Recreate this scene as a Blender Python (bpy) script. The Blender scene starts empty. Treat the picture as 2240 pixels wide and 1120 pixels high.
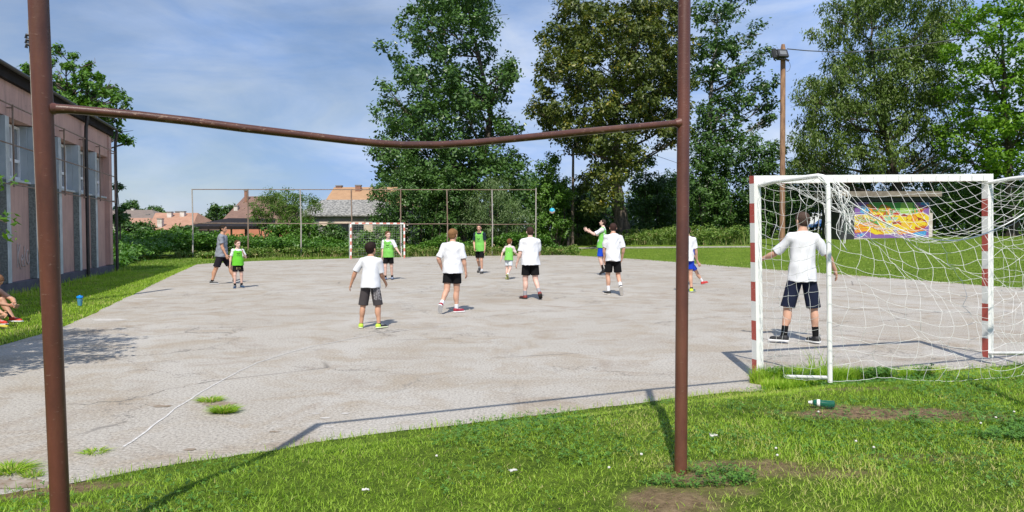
import bpy, math, random
import numpy as np
from mathutils import Vector, Matrix
random.seed(7); rng = np.random.default_rng(7)
S = bpy.context.scene
COL = S.collection
# ------------------------------------------------------------------ camera
F_PX = 1613.0; PITCH = math.radians(1.81); CAM_H = 1.5
cam_data = bpy.data.cameras.new("camera"); cam = bpy.data.objects.new("camera", cam_data); COL.objects.link(cam)
cam_data.sensor_width = 36; cam_data.lens = F_PX / 2240 * 36
cam_data.clip_start = 0.05; cam_data.clip_end = 3000
cam.location = (0, 0, CAM_H); cam.rotation_euler = (math.pi / 2 - PITCH, 0, 0)
S.camera = cam
# ------------------------------------------------------------------ light
SUN_EL = math.radians(51.0); SUN_DIR = Vector((0.12, 1.0, 0)).normalized()      # horizontal direction light travels
w = bpy.data.worlds.new("World"); S.world = w; w.use_nodes = True
nt = w.node_tree; nt.nodes.clear()
out = nt.nodes.new('ShaderNodeOutputWorld')
sky = nt.nodes.new('ShaderNodeTexSky'); sky.sky_type = 'NISHITA'; sky.sun_disc = False
sky.sun_elevation = SUN_EL; sky.sun_rotation = math.radians(180) + math.atan2(SUN_DIR.x, SUN_DIR.y)
sky.air_density = 1.0; sky.dust_density = 0.4; sky.ozone_density = 2.5; sky.altitude = 100
bg = nt.nodes.new('ShaderNodeBackground'); bg.inputs[1].default_value = 0.06
nt.links.new(sky.outputs[0], bg.inputs[0])
cl = nt.nodes.new('ShaderNodeBackground'); cl.inputs[0].default_value = (0.27, 0.375, 0.60, 1); cl.inputs[1].default_value = 1.17
tc = nt.nodes.new('ShaderNodeTexCoord')
mp = nt.nodes.new('ShaderNodeMapping'); mp.inputs['Scale'].default_value = (1.0, 1.0, 3.2); mp.inputs['Rotation'].default_value = (0.1, 0.16, 0.3)
nt.links.new(tc.outputs['Generated'], mp.inputs[0])
n1 = nt.nodes.new('ShaderNodeTexNoise'); n1.inputs['Scale'].default_value = 2.1; n1.inputs['Detail'].default_value = 7; n1.inputs['Roughness'].default_value = 0.55; n1.inputs['Distortion'].default_value = 0.35
nt.links.new(mp.outputs[0], n1.inputs[0])
rp = nt.nodes.new('ShaderNodeValToRGB'); rp.color_ramp.elements[0].position = 0.34; rp.color_ramp.elements[1].position = 0.72
rp.color_ramp.elements[0].color = (0.38, 0.38, 0.38, 1); rp.color_ramp.elements[1].color = (1, 1, 1, 1)
sx = nt.nodes.new('ShaderNodeSeparateXYZ'); nt.links.new(tc.outputs['Generated'], sx.inputs[0])
ma = nt.nodes.new('ShaderNodeMath'); ma.operation = 'MULTIPLY_ADD'; ma.inputs[1].default_value = 0.30; nt.links.new(sx.outputs[0], ma.inputs[0]); nt.links.new(n1.outputs[0], ma.inputs[2])   # cloud cover thickens to the right
nt.links.new(ma.outputs[0], rp.inputs[0])
n2 = nt.nodes.new('ShaderNodeTexNoise'); n2.inputs['Scale'].default_value = 3.6; n2.inputs['Detail'].default_value = 9; n2.inputs['Roughness'].default_value = 0.6; n2.inputs['Distortion'].default_value = 0.6
nt.links.new(mp.outputs[0], n2.inputs[0])
rp2 = nt.nodes.new('ShaderNodeValToRGB'); rp2.color_ramp.elements[0].position = 0.36; rp2.color_ramp.elements[1].position = 0.68
rp2.color_ramp.elements[0].color = (0.215, 0.345, 0.64, 1); rp2.color_ramp.elements[1].color = (0.47, 0.54, 0.68, 1)
nt.links.new(n2.outputs[0], rp2.inputs[0]); nt.links.new(rp2.outputs[0], cl.inputs[0])
mx = nt.nodes.new('ShaderNodeMixShader')
nt.links.new(rp.outputs[0], mx.inputs[0]); nt.links.new(bg.outputs[0], mx.inputs[1]); nt.links.new(cl.outputs[0], mx.inputs[2])
nt.links.new(mx.outputs[0], out.inputs[0])
sd = bpy.data.lights.new("sun", 'SUN'); sd.energy = 4.3; sd.angle = math.radians(0.5); sd.color = (1.0, 0.945, 0.855)
so = bpy.data.objects.new("sun", sd); COL.objects.link(so)
ldir = Vector((SUN_DIR.x * math.cos(SUN_EL), SUN_DIR.y * math.cos(SUN_EL), -math.sin(SUN_EL)))
so.rotation_euler = ldir.to_track_quat('-Z', 'Y').to_euler(); so.location = (0, -5, 20)
S.view_settings.view_transform = 'Standard'; S.view_settings.look = 'None'
S.view_settings.exposure = 0.38; S.view_settings.gamma = 1.0
# ------------------------------------------------------------------ helpers
def ray(u, v):
    a = (u - 1120) / F_PX; b = (v - 560) / F_PX
    return np.array([a, math.cos(PITCH) - math.sin(PITCH) * b, -math.sin(PITCH) - math.cos(PITCH) * b])
def P(u, v, D):
    r = ray(u, v); r = r / r[1]; return np.array([r[0] * D, D, CAM_H + r[2] * D])
EA = np.array([14.1, 20.3]); EN = np.array([0.95, 0.31]) / math.hypot(0.95, 0.31)
NEAR = [(-300, 1150), (0, 1082), (150, 1058), (400, 1012), (600, 985), (720, 962), (900, 940), (1000, 930), (1200, 905), (1370, 885), (1500, 868), (1600, 857), (1660, 855), (1740, 842), (1800, 837), (1950, 828), (2100, 808), (2240, 797), (2600, 765)]
def G(u, v, z=0.0):
    r = ray(u, v); t = (z - CAM_H) / r[2]; return np.array([r[0] * t, r[1] * t, z])
NEX = [G(*p)[0] for p in NEAR]; NEY = [G(*p)[1] for p in NEAR]
def terr(x, y):
    x = np.asarray(x, float); y = np.asarray(y, float)
    d = np.maximum((x - EA[0]) * EN[0] + (y - EA[1]) * EN[1] - 0.3, 0)
    z = 1.1 * (1 - np.exp(-d * d / (16 + 5 * d))) + 0.02 * np.clip(d - 14, 0, 40)
    e = np.clip((np.interp(x, NEX, NEY) - y) / 1.1, 0, 1) * (y < 14)          # low grass bank along the near court edge
    return z + np.interp(x, [-3.5, 0.5], [0.05, 0.17]) * e * e * (3 - 2 * e)
def GT(u, v):
    D = 2.0; r = ray(u, v); r = r / r[1]
    below = lambda q: CAM_H + r[2] * q <= float(terr(r[0] * q, q))
    while D < 200 and not below(D): D += 0.1
    a, b_ = D - 0.1, D
    for _ in range(12):
        D = (a + b_) / 2
        if below(D): b_ = D
        else: a = D
    return np.array([r[0] * D, D, float(terr(r[0] * D, D))])

def tag(o, label=None, cat=None, group=None, kind=None):
    if label: o['label'] = label
    if cat: o['category'] = cat
    if group: o['group'] = group
    if kind: o['kind'] = kind
    return o
def empty(name, loc=(0, 0, 0), rz=0.0):
    o = bpy.data.objects.new(name, None); COL.objects.link(o); o.location = loc; o.rotation_euler = (0, 0, rz)
    o.empty_display_size = 0.2; return o
class MB:
    """collects numpy verts/faces with material indices"""
    def __init__(s): s.v = []; s.f = []; s.m = []; s.n = 0; s.c = []
    def add(s, V, Fc, mi=0, col=None):
        V = np.asarray(V, float).reshape(-1, 3)
        s.v.append(V)
        for f in Fc: s.f.append(tuple(int(i) + s.n for i in f)); s.m.append(mi); s.c.append(col)
        s.n += len(V); return s
    def box(s, c, size, R=None, mi=0, col=None, taper=1.0):
        h = np.array(size, float) / 2
        V = np.array([[x, y, z] for z in (-1, 1) for y in (-1, 1) for x in (-1, 1)], float)
        V[4:, :2] *= taper
        V = V * h
        if R is not None: V = V @ np.asarray(R).T
        V = V + np.array(c, float)
        return s.add(V, [(0, 2, 3, 1), (4, 5, 7, 6), (0, 1, 5, 4), (2, 6, 7, 3), (0, 4, 6, 2), (1, 3, 7, 5)], mi, col)
    def prism(s, poly, z0, z1, mi=0, col=None, M=None):
        """poly: list of 2D pts (x,y), extruded z0..z1; M maps local->3D (4x4)"""
        n = len(poly); V = [(p[0], p[1], z0) for p in poly] + [(p[0], p[1], z1) for p in poly]
        V = np.array(V, float)
        if M is not None:
            M = np.asarray(M); V = V @ M[:3, :3].T + M[:3, 3]
        Fc = [tuple(range(n))[::-1], tuple(range(n, 2 * n))] + [(i, (i + 1) % n, n + (i + 1) % n, n + i) for i in range(n)]
        return s.add(V, Fc, mi, col)
    def tube(s, pts, r, n=8, mi=0, caps=True, col=None):
        pts = np.asarray(pts, float); k = len(pts)
        r = np.full(k, r) if np.isscalar(r) else np.asarray(r, float)
        T = np.gradient(pts, axis=0); T /= np.linalg.norm(T, axis=1, keepdims=True) + 1e-9
        ref = np.array([0, 0, 1.0]) if abs(T[0][2]) < 0.9 else np.array([1.0, 0, 0])
        V = []; prev = None
        for i in range(k):
            a = np.cross(T[i], ref) if prev is None else prev - T[i] * np.dot(prev, T[i])
            a = a / (np.linalg.norm(a) + 1e-9); prev = a; b = np.cross(T[i], a)
            for j in range(n):
                t = 2 * math.pi * j / n; V.append(pts[i] + r[i] * (math.cos(t) * a + math.sin(t) * b))
        Fc = [(i * n + j, i * n + (j + 1) % n, (i + 1) * n + (j + 1) % n, (i + 1) * n + j) for i in range(k - 1) for j in range(n)]
        if caps: Fc += [tuple(range(n))[::-1], tuple(range((k - 1) * n, k * n))]
        return s.add(V, Fc, mi, col)
    def build(s, name, mats, parent=None, smooth=False, sharp=None):
        me = bpy.data.meshes.new(name)
        me.from_pydata(np.concatenate(s.v).tolist() if s.v else [], [], s.f)
        if not isinstance(mats, (list, tuple)): mats = [mats]
        for m in mats: me.materials.append(m)
        me.polygons.foreach_set('material_index', s.m)
        if smooth: me.polygons.foreach_set('use_smooth', [True] * len(s.f))
        if any(c is not None for c in s.c):
            at = me.attributes.new('Col', 'FLOAT_COLOR', 'FACE')
            at.data.foreach_set('color', np.array([(c if c is not None else (1, 1, 1)) + (1,) for c in s.c], float).ravel())
        me.update()
        if smooth and sharp is not None: me.set_sharp_from_angle(angle=math.radians(sharp))
        o = bpy.data.objects.new(name, me); COL.objects.link(o)
        if parent is not None: o.parent = parent
        return o
def np_mesh(name, V, Q, mat, parent=None, smooth=True, vcol=None, fattr=None, mi=None):
    """V (n,3), Q (m,k) with uniform k; fast"""
    me = bpy.data.meshes.new(name); Q = np.asarray(Q, np.int32); k = Q.shape[1]
    me.vertices.add(len(V)); me.vertices.foreach_set('co', np.asarray(V, np.float32).ravel())
    me.loops.add(Q.size); me.loops.foreach_set('vertex_index', Q.ravel())
    me.polygons.add(len(Q)); me.polygons.foreach_set('loop_start', np.arange(0, Q.size, k, dtype=np.int32))
    me.polygons.foreach_set('loop_total', np.full(len(Q), k, np.int32))
    me.polygons.foreach_set('use_smooth', np.full(len(Q), smooth))
    me.update(calc_edges=True)
    for m in (mat if isinstance(mat, (list, tuple)) else [mat]): me.materials.append(m)
    if mi is not None: me.polygons.foreach_set('material_index', np.asarray(mi, np.int32))
    if vcol is not None:
        at = me.attributes.new('Col', 'FLOAT_COLOR', 'POINT'); c = np.ones((len(V), 4), np.float32); c[:, :3] = vcol
        at.data.foreach_set('color', c.ravel())
    if fattr is not None:
        at = me.attributes.new('tint', 'FLOAT', 'FACE'); at.data.foreach_set('value', np.asarray(fattr, np.float32))
    o = bpy.data.objects.new(name, me); COL.objects.link(o)
    if parent is not None: o.parent = parent
    return o
def copy_tree(o, parent=None):
    c = o.copy(); COL.objects.link(c); c.parent = parent
    for ch in list(o.children): copy_tree(ch, c)
    return c
# ------------------------------------------------------------------ materials
def nodes(name):
    m = bpy.data.materials.new(name); m.use_nodes = True; t = m.node_tree
    b = t.nodes['Principled BSDF']; return m, t, b
def N(t, typ, **kw):
    n = t.nodes.new(typ)
    for k, v in kw.items():
        if k in n.inputs: n.inputs[k].default_value = v
        else: setattr(n, k, v)
    return n
def L(t, a, b): t.links.new(a, b)
def ramp(t, src, stops):
    r = t.nodes.new('ShaderNodeValToRGB'); e = r.color_ramp.elements
    while len(e) < len(stops): e.new(0.5)
    for i, (p, c) in enumerate(stops):
        e[i].position = p; e[i].color = tuple(c) + (1,) if len(c) == 3 else c
    L(t, src, r.inputs[0]); return r.outputs[0]
def mixc(t, fac, a, b, mode='MIX'):
    m = t.nodes.new('ShaderNodeMix'); m.data_type = 'RGBA'; m.blend_type = mode
    for s, v in ((m.inputs[0], fac), (m.inputs[6], a), (m.inputs[7], b)):
        if hasattr(v, 'links') or isinstance(v, bpy.types.NodeSocket): L(t, v, s)
        else: s.default_value = v if isinstance(v, (int, float)) else tuple(v) + (1,)
    return m.outputs[2]
def coord(t, scale=(1, 1, 1), kind='Object', rot=(0, 0, 0)):
    c = t.nodes.new('ShaderNodeTexCoord'); m = t.nodes.new('ShaderNodeMapping')
    m.inputs['Scale'].default_value = scale; m.inputs['Rotation'].default_value = rot
    L(t, c.outputs[kind], m.inputs[0]); return m.outputs[0]
def noise(t, vec, scale, detail=4, rough=0.55, dist=0.0):
    n = t.nodes.new('ShaderNodeTexNoise'); n.inputs['Scale'].default_value = scale; n.inputs['Detail'].default_value = detail
    n.inputs['Roughness'].default_value = rough; n.inputs['Distortion'].default_value = dist
    L(t, vec, n.inputs[0]); return n.outputs[0]
def bump(t, b, h, strength=0.3, dist=0.01):
    n = t.nodes.new('ShaderNodeBump'); n.inputs['Strength'].default_value = strength; n.inputs['Distance'].default_value = dist
    L(t, h, n.inputs['Height']); L(t, n.outputs[0], b.inputs['Normal'])
def mat(name, c1, c2=None, rough=0.7, scale=5.0, detail=5, lo=0.35, hi=0.65, bmp=0.2, bscale=None, metal=0.0, kind='Object', stretch=(1, 1, 1), bd=0.01):
    m, t, b = nodes(name); c2 = c2 or tuple(x * 0.75 for x in c1)
    vec = coord(t, stretch, kind); n = noise(t, vec, scale, detail)
    L(t, ramp(t, n, [(lo, c1), (hi, c2)]), b.inputs['Base Color'])
    b.inputs['Roughness'].default_value = rough; b.inputs['Metallic'].default_value = metal
    if bmp: bump(t, b, noise(t, vec, bscale or scale * 4, 4), bmp, bd)
    return m
def attr_mat(name, rough=0.85, bmp=0.15, bscale=150, kind='Object', sheen=0.0, var=0.12):
    m, t, b = nodes(name); a = N(t, 'ShaderNodeAttribute', attribute_name='Col')
    vec = coord(t, (1, 1, 1), kind); n = noise(t, vec, 9, 4)
    v = ramp(t, n, [(0.3, (1 - var,) * 3), (0.7, (1.0,) * 3)])
    L(t, mixc(t, 1.0, a.outputs['Color'], v, 'MULTIPLY'), b.inputs['Base Color']); b.inputs['Roughness'].default_value = rough
    if bmp: bump(t, b, noise(t, vec, bscale, 2), bmp, 0.002)
    b.inputs['Sheen Weight'].default_value = sheen
    return m
def leaf_mat(name, c1, c2, c3=None, trans=0.25, rough=0.45):
    """c1 dark, c2 light, c3 accent (leaf kinds) by per-leaf tint"""
    m, t, b = nodes(name); a = N(t, 'ShaderNodeAttribute', attribute_name='tint')
    stops = [(0.0, c1), (0.75, c2)] + ([(0.97, c3)] if c3 else [])
    c = ramp(t, a.outputs['Fac'], stops); L(t, c, b.inputs['Base Color']); b.inputs['Roughness'].default_value = rough
    b.inputs['Specular IOR Level'].default_value = 0.35
    tr = N(t, 'ShaderNodeBsdfTranslucent'); bright = mixc(t, 1.0, c, (1.5, 1.7, 0.6), 'MULTIPLY'); L(t, bright, tr.inputs[0])
    mxs = t.nodes.new('ShaderNodeMixShader'); mxs.inputs[0].default_value = trans
    L(t, b.outputs[0], mxs.inputs[1]); L(t, tr.outputs[0], mxs.inputs[2]); L(t, mxs.outputs[0], t.nodes['Material Output'].inputs[0])
    return m
M = {}
# asphalt
m, t, b = nodes('asphalt'); vec = coord(t)
big = noise(t, vec, 0.32, 6, 0.6, 0.6); mid = noise(t, vec, 1.3, 6, 0.65, 0.8); fine = noise(t, vec, 42, 3, 0.8)
vst = coord(t, (0.85, 1.05, 1), rot=(0, 0, -0.3)); streak = noise(t, vst, 0.75, 7, 0.68, 1.2)
c = ramp(t, big, [(0.3, (0.365, 0.325, 0.27)), (0.5, (0.415, 0.382, 0.332)), (0.7, (0.46, 0.43, 0.385))])
c = mixc(t, ramp(t, mid, [(0.46, (0, 0, 0)), (0.66, (0.75, 0.75, 0.75))]), c, (0.325, 0.262, 0.185))
c = mixc(t, ramp(t, streak, [(0.55, (0, 0, 0)), (0.74, (0.75, 0.75, 0.75))]), c, (0.23, 0.165, 0.11))
c = mixc(t, ramp(t, fine, [(0.35, (0.75, 0.75, 0.75)), (0.52, (0, 0, 0))]), c, (0.13, 0.12, 0.11))
c = mixc(t, ramp(t, fine, [(0.58, (0, 0, 0)), (0.75, (0.8, 0.8, 0.8))]), c, (0.74, 0.71, 0.67))
vo = N(t, 'ShaderNodeTexVoronoi', feature='DISTANCE_TO_EDGE'); vo.inputs['Scale'].default_value = 0.55
wv = noise(t, vec, 1.8, 5, 0.7); vadd = t.nodes.new('ShaderNodeVectorMath'); vadd.operation = 'ADD'
L(t, vec, vadd.inputs[0]); L(t, mixc(t, 1.0, wv, (1.6, 1.6, 1.6), 'MULTIPLY'), vadd.inputs[1]); L(t, vadd.outputs[0], vo.inputs['Vector'])
crk = ramp(t, vo.outputs['Distance'], [(0.0, (1, 1, 1)), (0.016, (0, 0, 0))])
crm = ramp(t, noise(t, vec, 0.35, 3), [(0.47, (0, 0, 0)), (0.56, (0.85, 0.85, 0.85))])
c = mixc(t, mixc(t, 1.0, crk, crm, 'MULTIPLY'), c, (0.11, 0.10, 0.09))
L(t, c, b.inputs['Base Color']); b.inputs['Roughness'].default_value = 0.92; bump(t, b, noise(t, vec, 60, 5, 0.8), 0.6, 0.010); M['asphalt'] = m
# turf ground (soil under blades) uses attribute tint: 0 grass .. 1 bare soil
m, t, b = nodes('turf'); vec = coord(t); a = N(t, 'ShaderNodeAttribute', attribute_name='Col')
g1 = noise(t, vec, 0.35, 5, 0.6, 0.5); g2 = noise(t, coord(t, (1, 1, 1)), 9, 6, 0.75); g3 = noise(t, vec, 45, 3, 0.7)
c = ramp(t, g1, [(0.32, (0.12, 0.20, 0.018)), (0.68, (0.21, 0.30, 0.035))])
c = mixc(t, ramp(t, g2, [(0.42, (0.75, 0.75, 0.75)), (0.6, (0, 0, 0))]), c, (0.045, 0.09, 0.01))
c = mixc(t, ramp(t, g3, [(0.5, (0, 0, 0)), (0.7, (0.5, 0.5, 0.5))]), c, (0.19, 0.26, 0.045))
soil = ramp(t, noise(t, vec, 14, 6, 0.7), [(0.35, (0.17, 0.11, 0.065)), (0.6, (0.38, 0.26, 0.155)), (0.75, (0.52, 0.39, 0.24))])
fac = t.nodes.new('ShaderNodeSeparateColor'); L(t, a.outputs['Color'], fac.inputs[0])
c = mixc(t, fac.outputs[0], c, soil)
L(t, c, b.inputs['Base Color']); b.inputs['Roughness'].default_value = 0.95; b.inputs['Specular IOR Level'].default_value = 0.1
bump(t, b, noise(t, vec, 26, 6, 0.8), 1.0, 0.05); M['turf'] = m
def painted_metal(name, c1, c2, rust, amount=0.6, rough=0.4):
    m, t, b = nodes(name); vec = coord(t, (1, 1, 0.35)); n = noise(t, vec, 6, 7, 0.7); n2 = noise(t, coord(t, (1, 1, 4)), 30, 5, 0.7)
    c = ramp(t, n, [(0.35, c1), (0.65, c2)])
    n3 = noise(t, vec, 2.6, 6, 0.7, 0.8); c = mixc(t, ramp(t, n3, [(0.50, (0, 0, 0)), (0.66, (0.55, 0.55, 0.55))]), c, tuple(x * f for x, f in zip(c1, (1.25, 1.7, 1.35))) if c1[0] < 0.3 else c1)
    c = mixc(t, ramp(t, n2, [(amount, (0, 0, 0)), (amount + 0.06, (1, 1, 1))]), c, rust)
    L(t, c, b.inputs['Base Color']); b.inputs['Roughness'].default_value = rough; bump(t, b, n2, 0.25, 0.003); return m
M['rust_pole'] = painted_metal('rust_pole', (0.130, 0.043, 0.027), (0.075, 0.026, 0.018), (0.20, 0.115, 0.085), 0.63, 0.42)
M['rust_pipe'] = painted_metal('rust_pipe', (0.10, 0.036, 0.022), (0.055, 0.022, 0.016), (0.30, 0.19, 0.13), 0.60, 0.33)
M['rust_far'] = painted_metal('rust_far', (0.16, 0.09, 0.06), (0.26, 0.20, 0.16), (0.33, 0.30, 0.27), 0.6, 0.7)
M['white_paint'] = painted_metal('white_paint', (0.80, 0.80, 0.77), (0.72, 0.72, 0.70), (0.30, 0.20, 0.14), 0.70, 0.5)
M['red_paint'] = painted_metal('red_paint', (0.46, 0.075, 0.055), (0.40, 0.09, 0.07), (0.62, 0.45, 0.42), 0.62, 0.5)
M['rope'] = mat('net_rope', (0.80, 0.80, 0.78), (0.62, 0.62, 0.60), 0.8, 30, bmp=0)
M['rope_far'] = mat('net_rope_grey', (0.42, 0.46, 0.42), (0.30, 0.34, 0.30), 0.8, 30, bmp=0)
M['bark'] = mat('bark', (0.13, 0.10, 0.075), (0.045, 0.036, 0.028), 0.95, 6, 7, 0.4, 0.6, 0.9, 9, stretch=(1, 1, 0.25), bd=0.06)
M['birch_bark'] = mat('birch_bark', (0.30, 0.28, 0.25), (0.05, 0.045, 0.04), 0.9, 4, 6, 0.45, 0.55, 0.6, 9, stretch=(1, 1, 2.5), bd=0.03)
M['pole_wood'] = mat('pole_wood', (0.33, 0.19, 0.11), (0.15, 0.08, 0.05), 0.9, 7, 7, 0.35, 0.65, 0.6, 14, stretch=(1, 1, 0.22), bd=0.02)
M['pole_old'] = mat('pole_old', (0.20, 0.155, 0.12), (0.11, 0.085, 0.065), 0.9, 7, 7, 0.35, 0.65, 0.6, 14, stretch=(1, 1, 0.2), bd=0.02)
M['concrete'] = mat('concrete', (0.42, 0.39, 0.35), (0.30, 0.28, 0.25), 0.9, 4, 7, bmp=0.4)
M['black_plastic'] = mat('black_plastic', (0.022, 0.022, 0.024), (0.035, 0.035, 0.037), 0.45, 4, bmp=0.05)
M['black_metal'] = mat('black_metal', (0.02, 0.017, 0.016), (0.045, 0.035, 0.03), 0.5, 5, bmp=0.15)
M['wire'] = mat('wire', (0.05, 0.05, 0.05), (0.08, 0.08, 0.08), 0.6, 5, bmp=0)
M['cloth'] = attr_mat('cloth', 0.9, 0.2, 260, sheen=0.0, var=0.12); M['cloth'].node_tree.nodes['Principled BSDF'].inputs['Specular IOR Level'].default_value = 0.2
M['skin'] = attr_mat('skin', 0.55, 0.08, 90, var=0.10)
M['hair'] = attr_mat('hair', 0.75, 0.9, 120, var=0.4); M['hair'].node_tree.nodes['Principled BSDF'].inputs['Specular IOR Level'].default_value = 0.15
M['shoe'] = attr_mat('shoe', 0.6, 0.2, 120, var=0.15)
# ------------------------------------------------------------------ signed-distance bodies
class Grid:
    def __init__(s, lo, hi, vox):
        s.lo = np.array(lo, float); s.vox = vox; s.n = np.ceil((np.array(hi) - s.lo) / vox).astype(int) + 1
        s.F = np.full(s.n, 9.0, np.float32); s.ax = [s.lo[i] + vox * np.arange(s.n[i]) for i in range(3)]
    def sl(s, lo, hi):
        a = np.clip(np.floor((np.array(lo) - s.lo) / s.vox).astype(int), 0, s.n); b_ = np.clip(np.ceil((np.array(hi) - s.lo) / s.vox).astype(int) + 1, 0, s.n)
        return tuple(slice(a[i], b_[i]) for i in range(3))
    def pts(s, q): return np.stack(np.meshgrid(*[s.ax[i][q[i]] for i in range(3)], indexing='ij'), -1).astype(np.float32)
    def add(s, lo, hi, fn, k=0.02):
        pad = k + 3 * s.vox; q = s.sl(np.array(lo) - pad, np.array(hi) + pad); Pn = s.pts(q)
        if Pn.size == 0: return
        d = fn(Pn); A = s.F[q]
        if k > 0:
            h = np.clip(0.5 + 0.5 * (A - d) / k, 0, 1); r = A * (1 - h) + d * h - k * h * (1 - h)
        else: r = np.minimum(A, d)
        s.F[q] = r
    def cone(s, a, b_, ra, rb, k=0.02, cut=None, sq=None):
        a = np.array(a, float); b_ = np.array(b_, float); R = max(ra, rb)
        def fn(p):
            ba = b_ - a; pa = p - a
            if sq is not None:                       # sq = (unit axis, factor): squash along axis
                ax, fac = sq; ax = np.asarray(ax, float)
                pa = pa + (pa @ ax)[..., None] * ax * (1 / fac - 1); ba = ba + (ba @ ax) * ax * (1 / fac - 1)
            h = np.clip((pa @ ba) / (ba @ ba), 0, 1); d = np.linalg.norm(pa - h[..., None] * ba, axis=-1) - (ra + (rb - ra) * h)
            if sq is not None: d = d * min(1.0, (1 + sq[1]) / 2)
            if cut is not None:
                for (pt, nrm) in cut: d = np.maximum(d, (p - np.array(pt)) @ np.array(nrm))
            return d
        s.add(np.minimum(a, b_) - R, np.maximum(a, b_) + R, fn, k)
    def ell(s, c, r, R=None, k=0.02, cut=None):
        c = np.array(c, float); r = np.array(r, float); R = np.eye(3) if R is None else np.asarray(R)
        def fn(p):
            q = (p - c) @ R; k0 = np.linalg.norm(q / r, axis=-1); k1 = np.linalg.norm(q / (r * r), axis=-1) + 1e-9
            d = k0 * (k0 - 1) / k1
            if cut is not None:
                for (pt, nrm) in cut: d = np.maximum(d, (p - np.array(pt)) @ np.array(nrm))
            return d
        m_ = r.max(); s.add(c - m_, c + m_, fn, k)
    def cutplane(s, pt, nrm):
        Pn = s.pts((slice(None),) * 3); s.F = np.maximum(s.F, ((Pn - np.array(pt)) @ np.array(nrm)).astype(np.float32))
    def displace(s, fn):
        band = np.abs(s.F) < 0.05; idx = np.argwhere(band); p = s.lo + idx * s.vox
        s.F[band] += fn(p).astype(np.float32)
    def mesh(s):
        F = s.F; I = F < 0; n = F.shape
        C = np.zeros(tuple(k - 1 for k in n), np.int8)
        cs = [(i, j, k) for i in (0, 1) for j in (0, 1) for k in (0, 1)]
        def sub(A, o): return A[o[0]:n[0] - 1 + o[0], o[1]:n[1] - 1 + o[1], o[2]:n[2] - 1 + o[2]]
        for o in cs: C += sub(I, o)
        act = (C > 0) & (C < 8); idx = np.argwhere(act); m_ = len(idx)
        ID = np.full(C.shape, -1, np.int32); ID[act] = np.arange(m_)
        acc = np.zeros((m_, 3)); cnt = np.zeros(m_)
        vals = {o: F[idx[:, 0] + o[0], idx[:, 1] + o[1], idx[:, 2] + o[2]] for o in cs}
        for o in cs:
            for a in range(3):
                if o[a] == 0:
                    o2 = list(o); o2[a] = 1; o2 = tuple(o2); f0, f1 = vals[o], vals[o2]; x = (f0 < 0) != (f1 < 0)
                    t_ = np.where(x, f0 / np.where(x, f0 - f1, 1), 0); p = np.tile(np.array(o, float), (m_, 1)); p[:, a] += t_
                    acc[x] += p[x]; cnt[x] += 1
        V = s.lo + (idx + acc / np.maximum(cnt, 1)[:, None]) * s.vox
        quads = []
        for a in range(3):
            b_, c_ = (a + 1) % 3, (a + 2) % 3
            sl0 = [slice(None)] * 3; sl1 = [slice(None)] * 3; sl0[a] = slice(0, n[a] - 1); sl1[a] = slice(1, n[a])
            for ax in (b_, c_): sl0[ax] = slice(1, n[ax] - 1); sl1[ax] = slice(1, n[ax] - 1)
            i0, i1 = I[tuple(sl0)], I[tuple(sl1)]
            for sgn in (True, False):
                e = np.argwhere((i0 == sgn) & (i1 != sgn))
                if not len(e): continue
                e[:, b_] += 1; e[:, c_] += 1
                def cell(db, dc):
                    q = e.copy(); q[:, b_] -= db; q[:, c_] -= dc; return ID[q[:, 0], q[:, 1], q[:, 2]]
                qd = np.stack([cell(1, 1), cell(0, 1), cell(0, 0), cell(1, 0)], 1)
                quads.append(qd if sgn else qd[:, ::-1])
        return V, np.concatenate(quads)
def nrm(v): v = np.array(v, float); return v / np.linalg.norm(v)
def rotz(a): c, s_ = math.cos(a), math.sin(a); return np.array([[c, -s_, 0], [s_, c, 0], [0, 0, 1]])
def rotx(a): c, s_ = math.cos(a), math.sin(a); return np.array([[1, 0, 0], [0, c, -s_], [0, s_, c]])
def roty(a): c, s_ = math.cos(a), math.sin(a); return np.array([[c, 0, s_], [0, 1, 0], [-s_, 0, c]])
def wrinkle(seed, amp, hz=1.0):
    r = np.random.default_rng(seed); W = []
    for i in range(7):
        d = nrm(r.normal(size=3) * np.array([1, 1, 0.8])); W.append((d * r.uniform(10, 30) * hz, r.uniform(0, 6.28), r.uniform(0.4, 1)))
    def fn(p):
        q = p + 0.02 * np.sin(p[:, [1, 2, 0]] * 23 + seed); s_ = 0
        for k_, ph, a in W: s_ = s_ + a * np.abs(np.sin(q @ k_ + ph)) ** 1.5
        return amp * (s_ / 3 - 1.15)
    return fn

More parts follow.
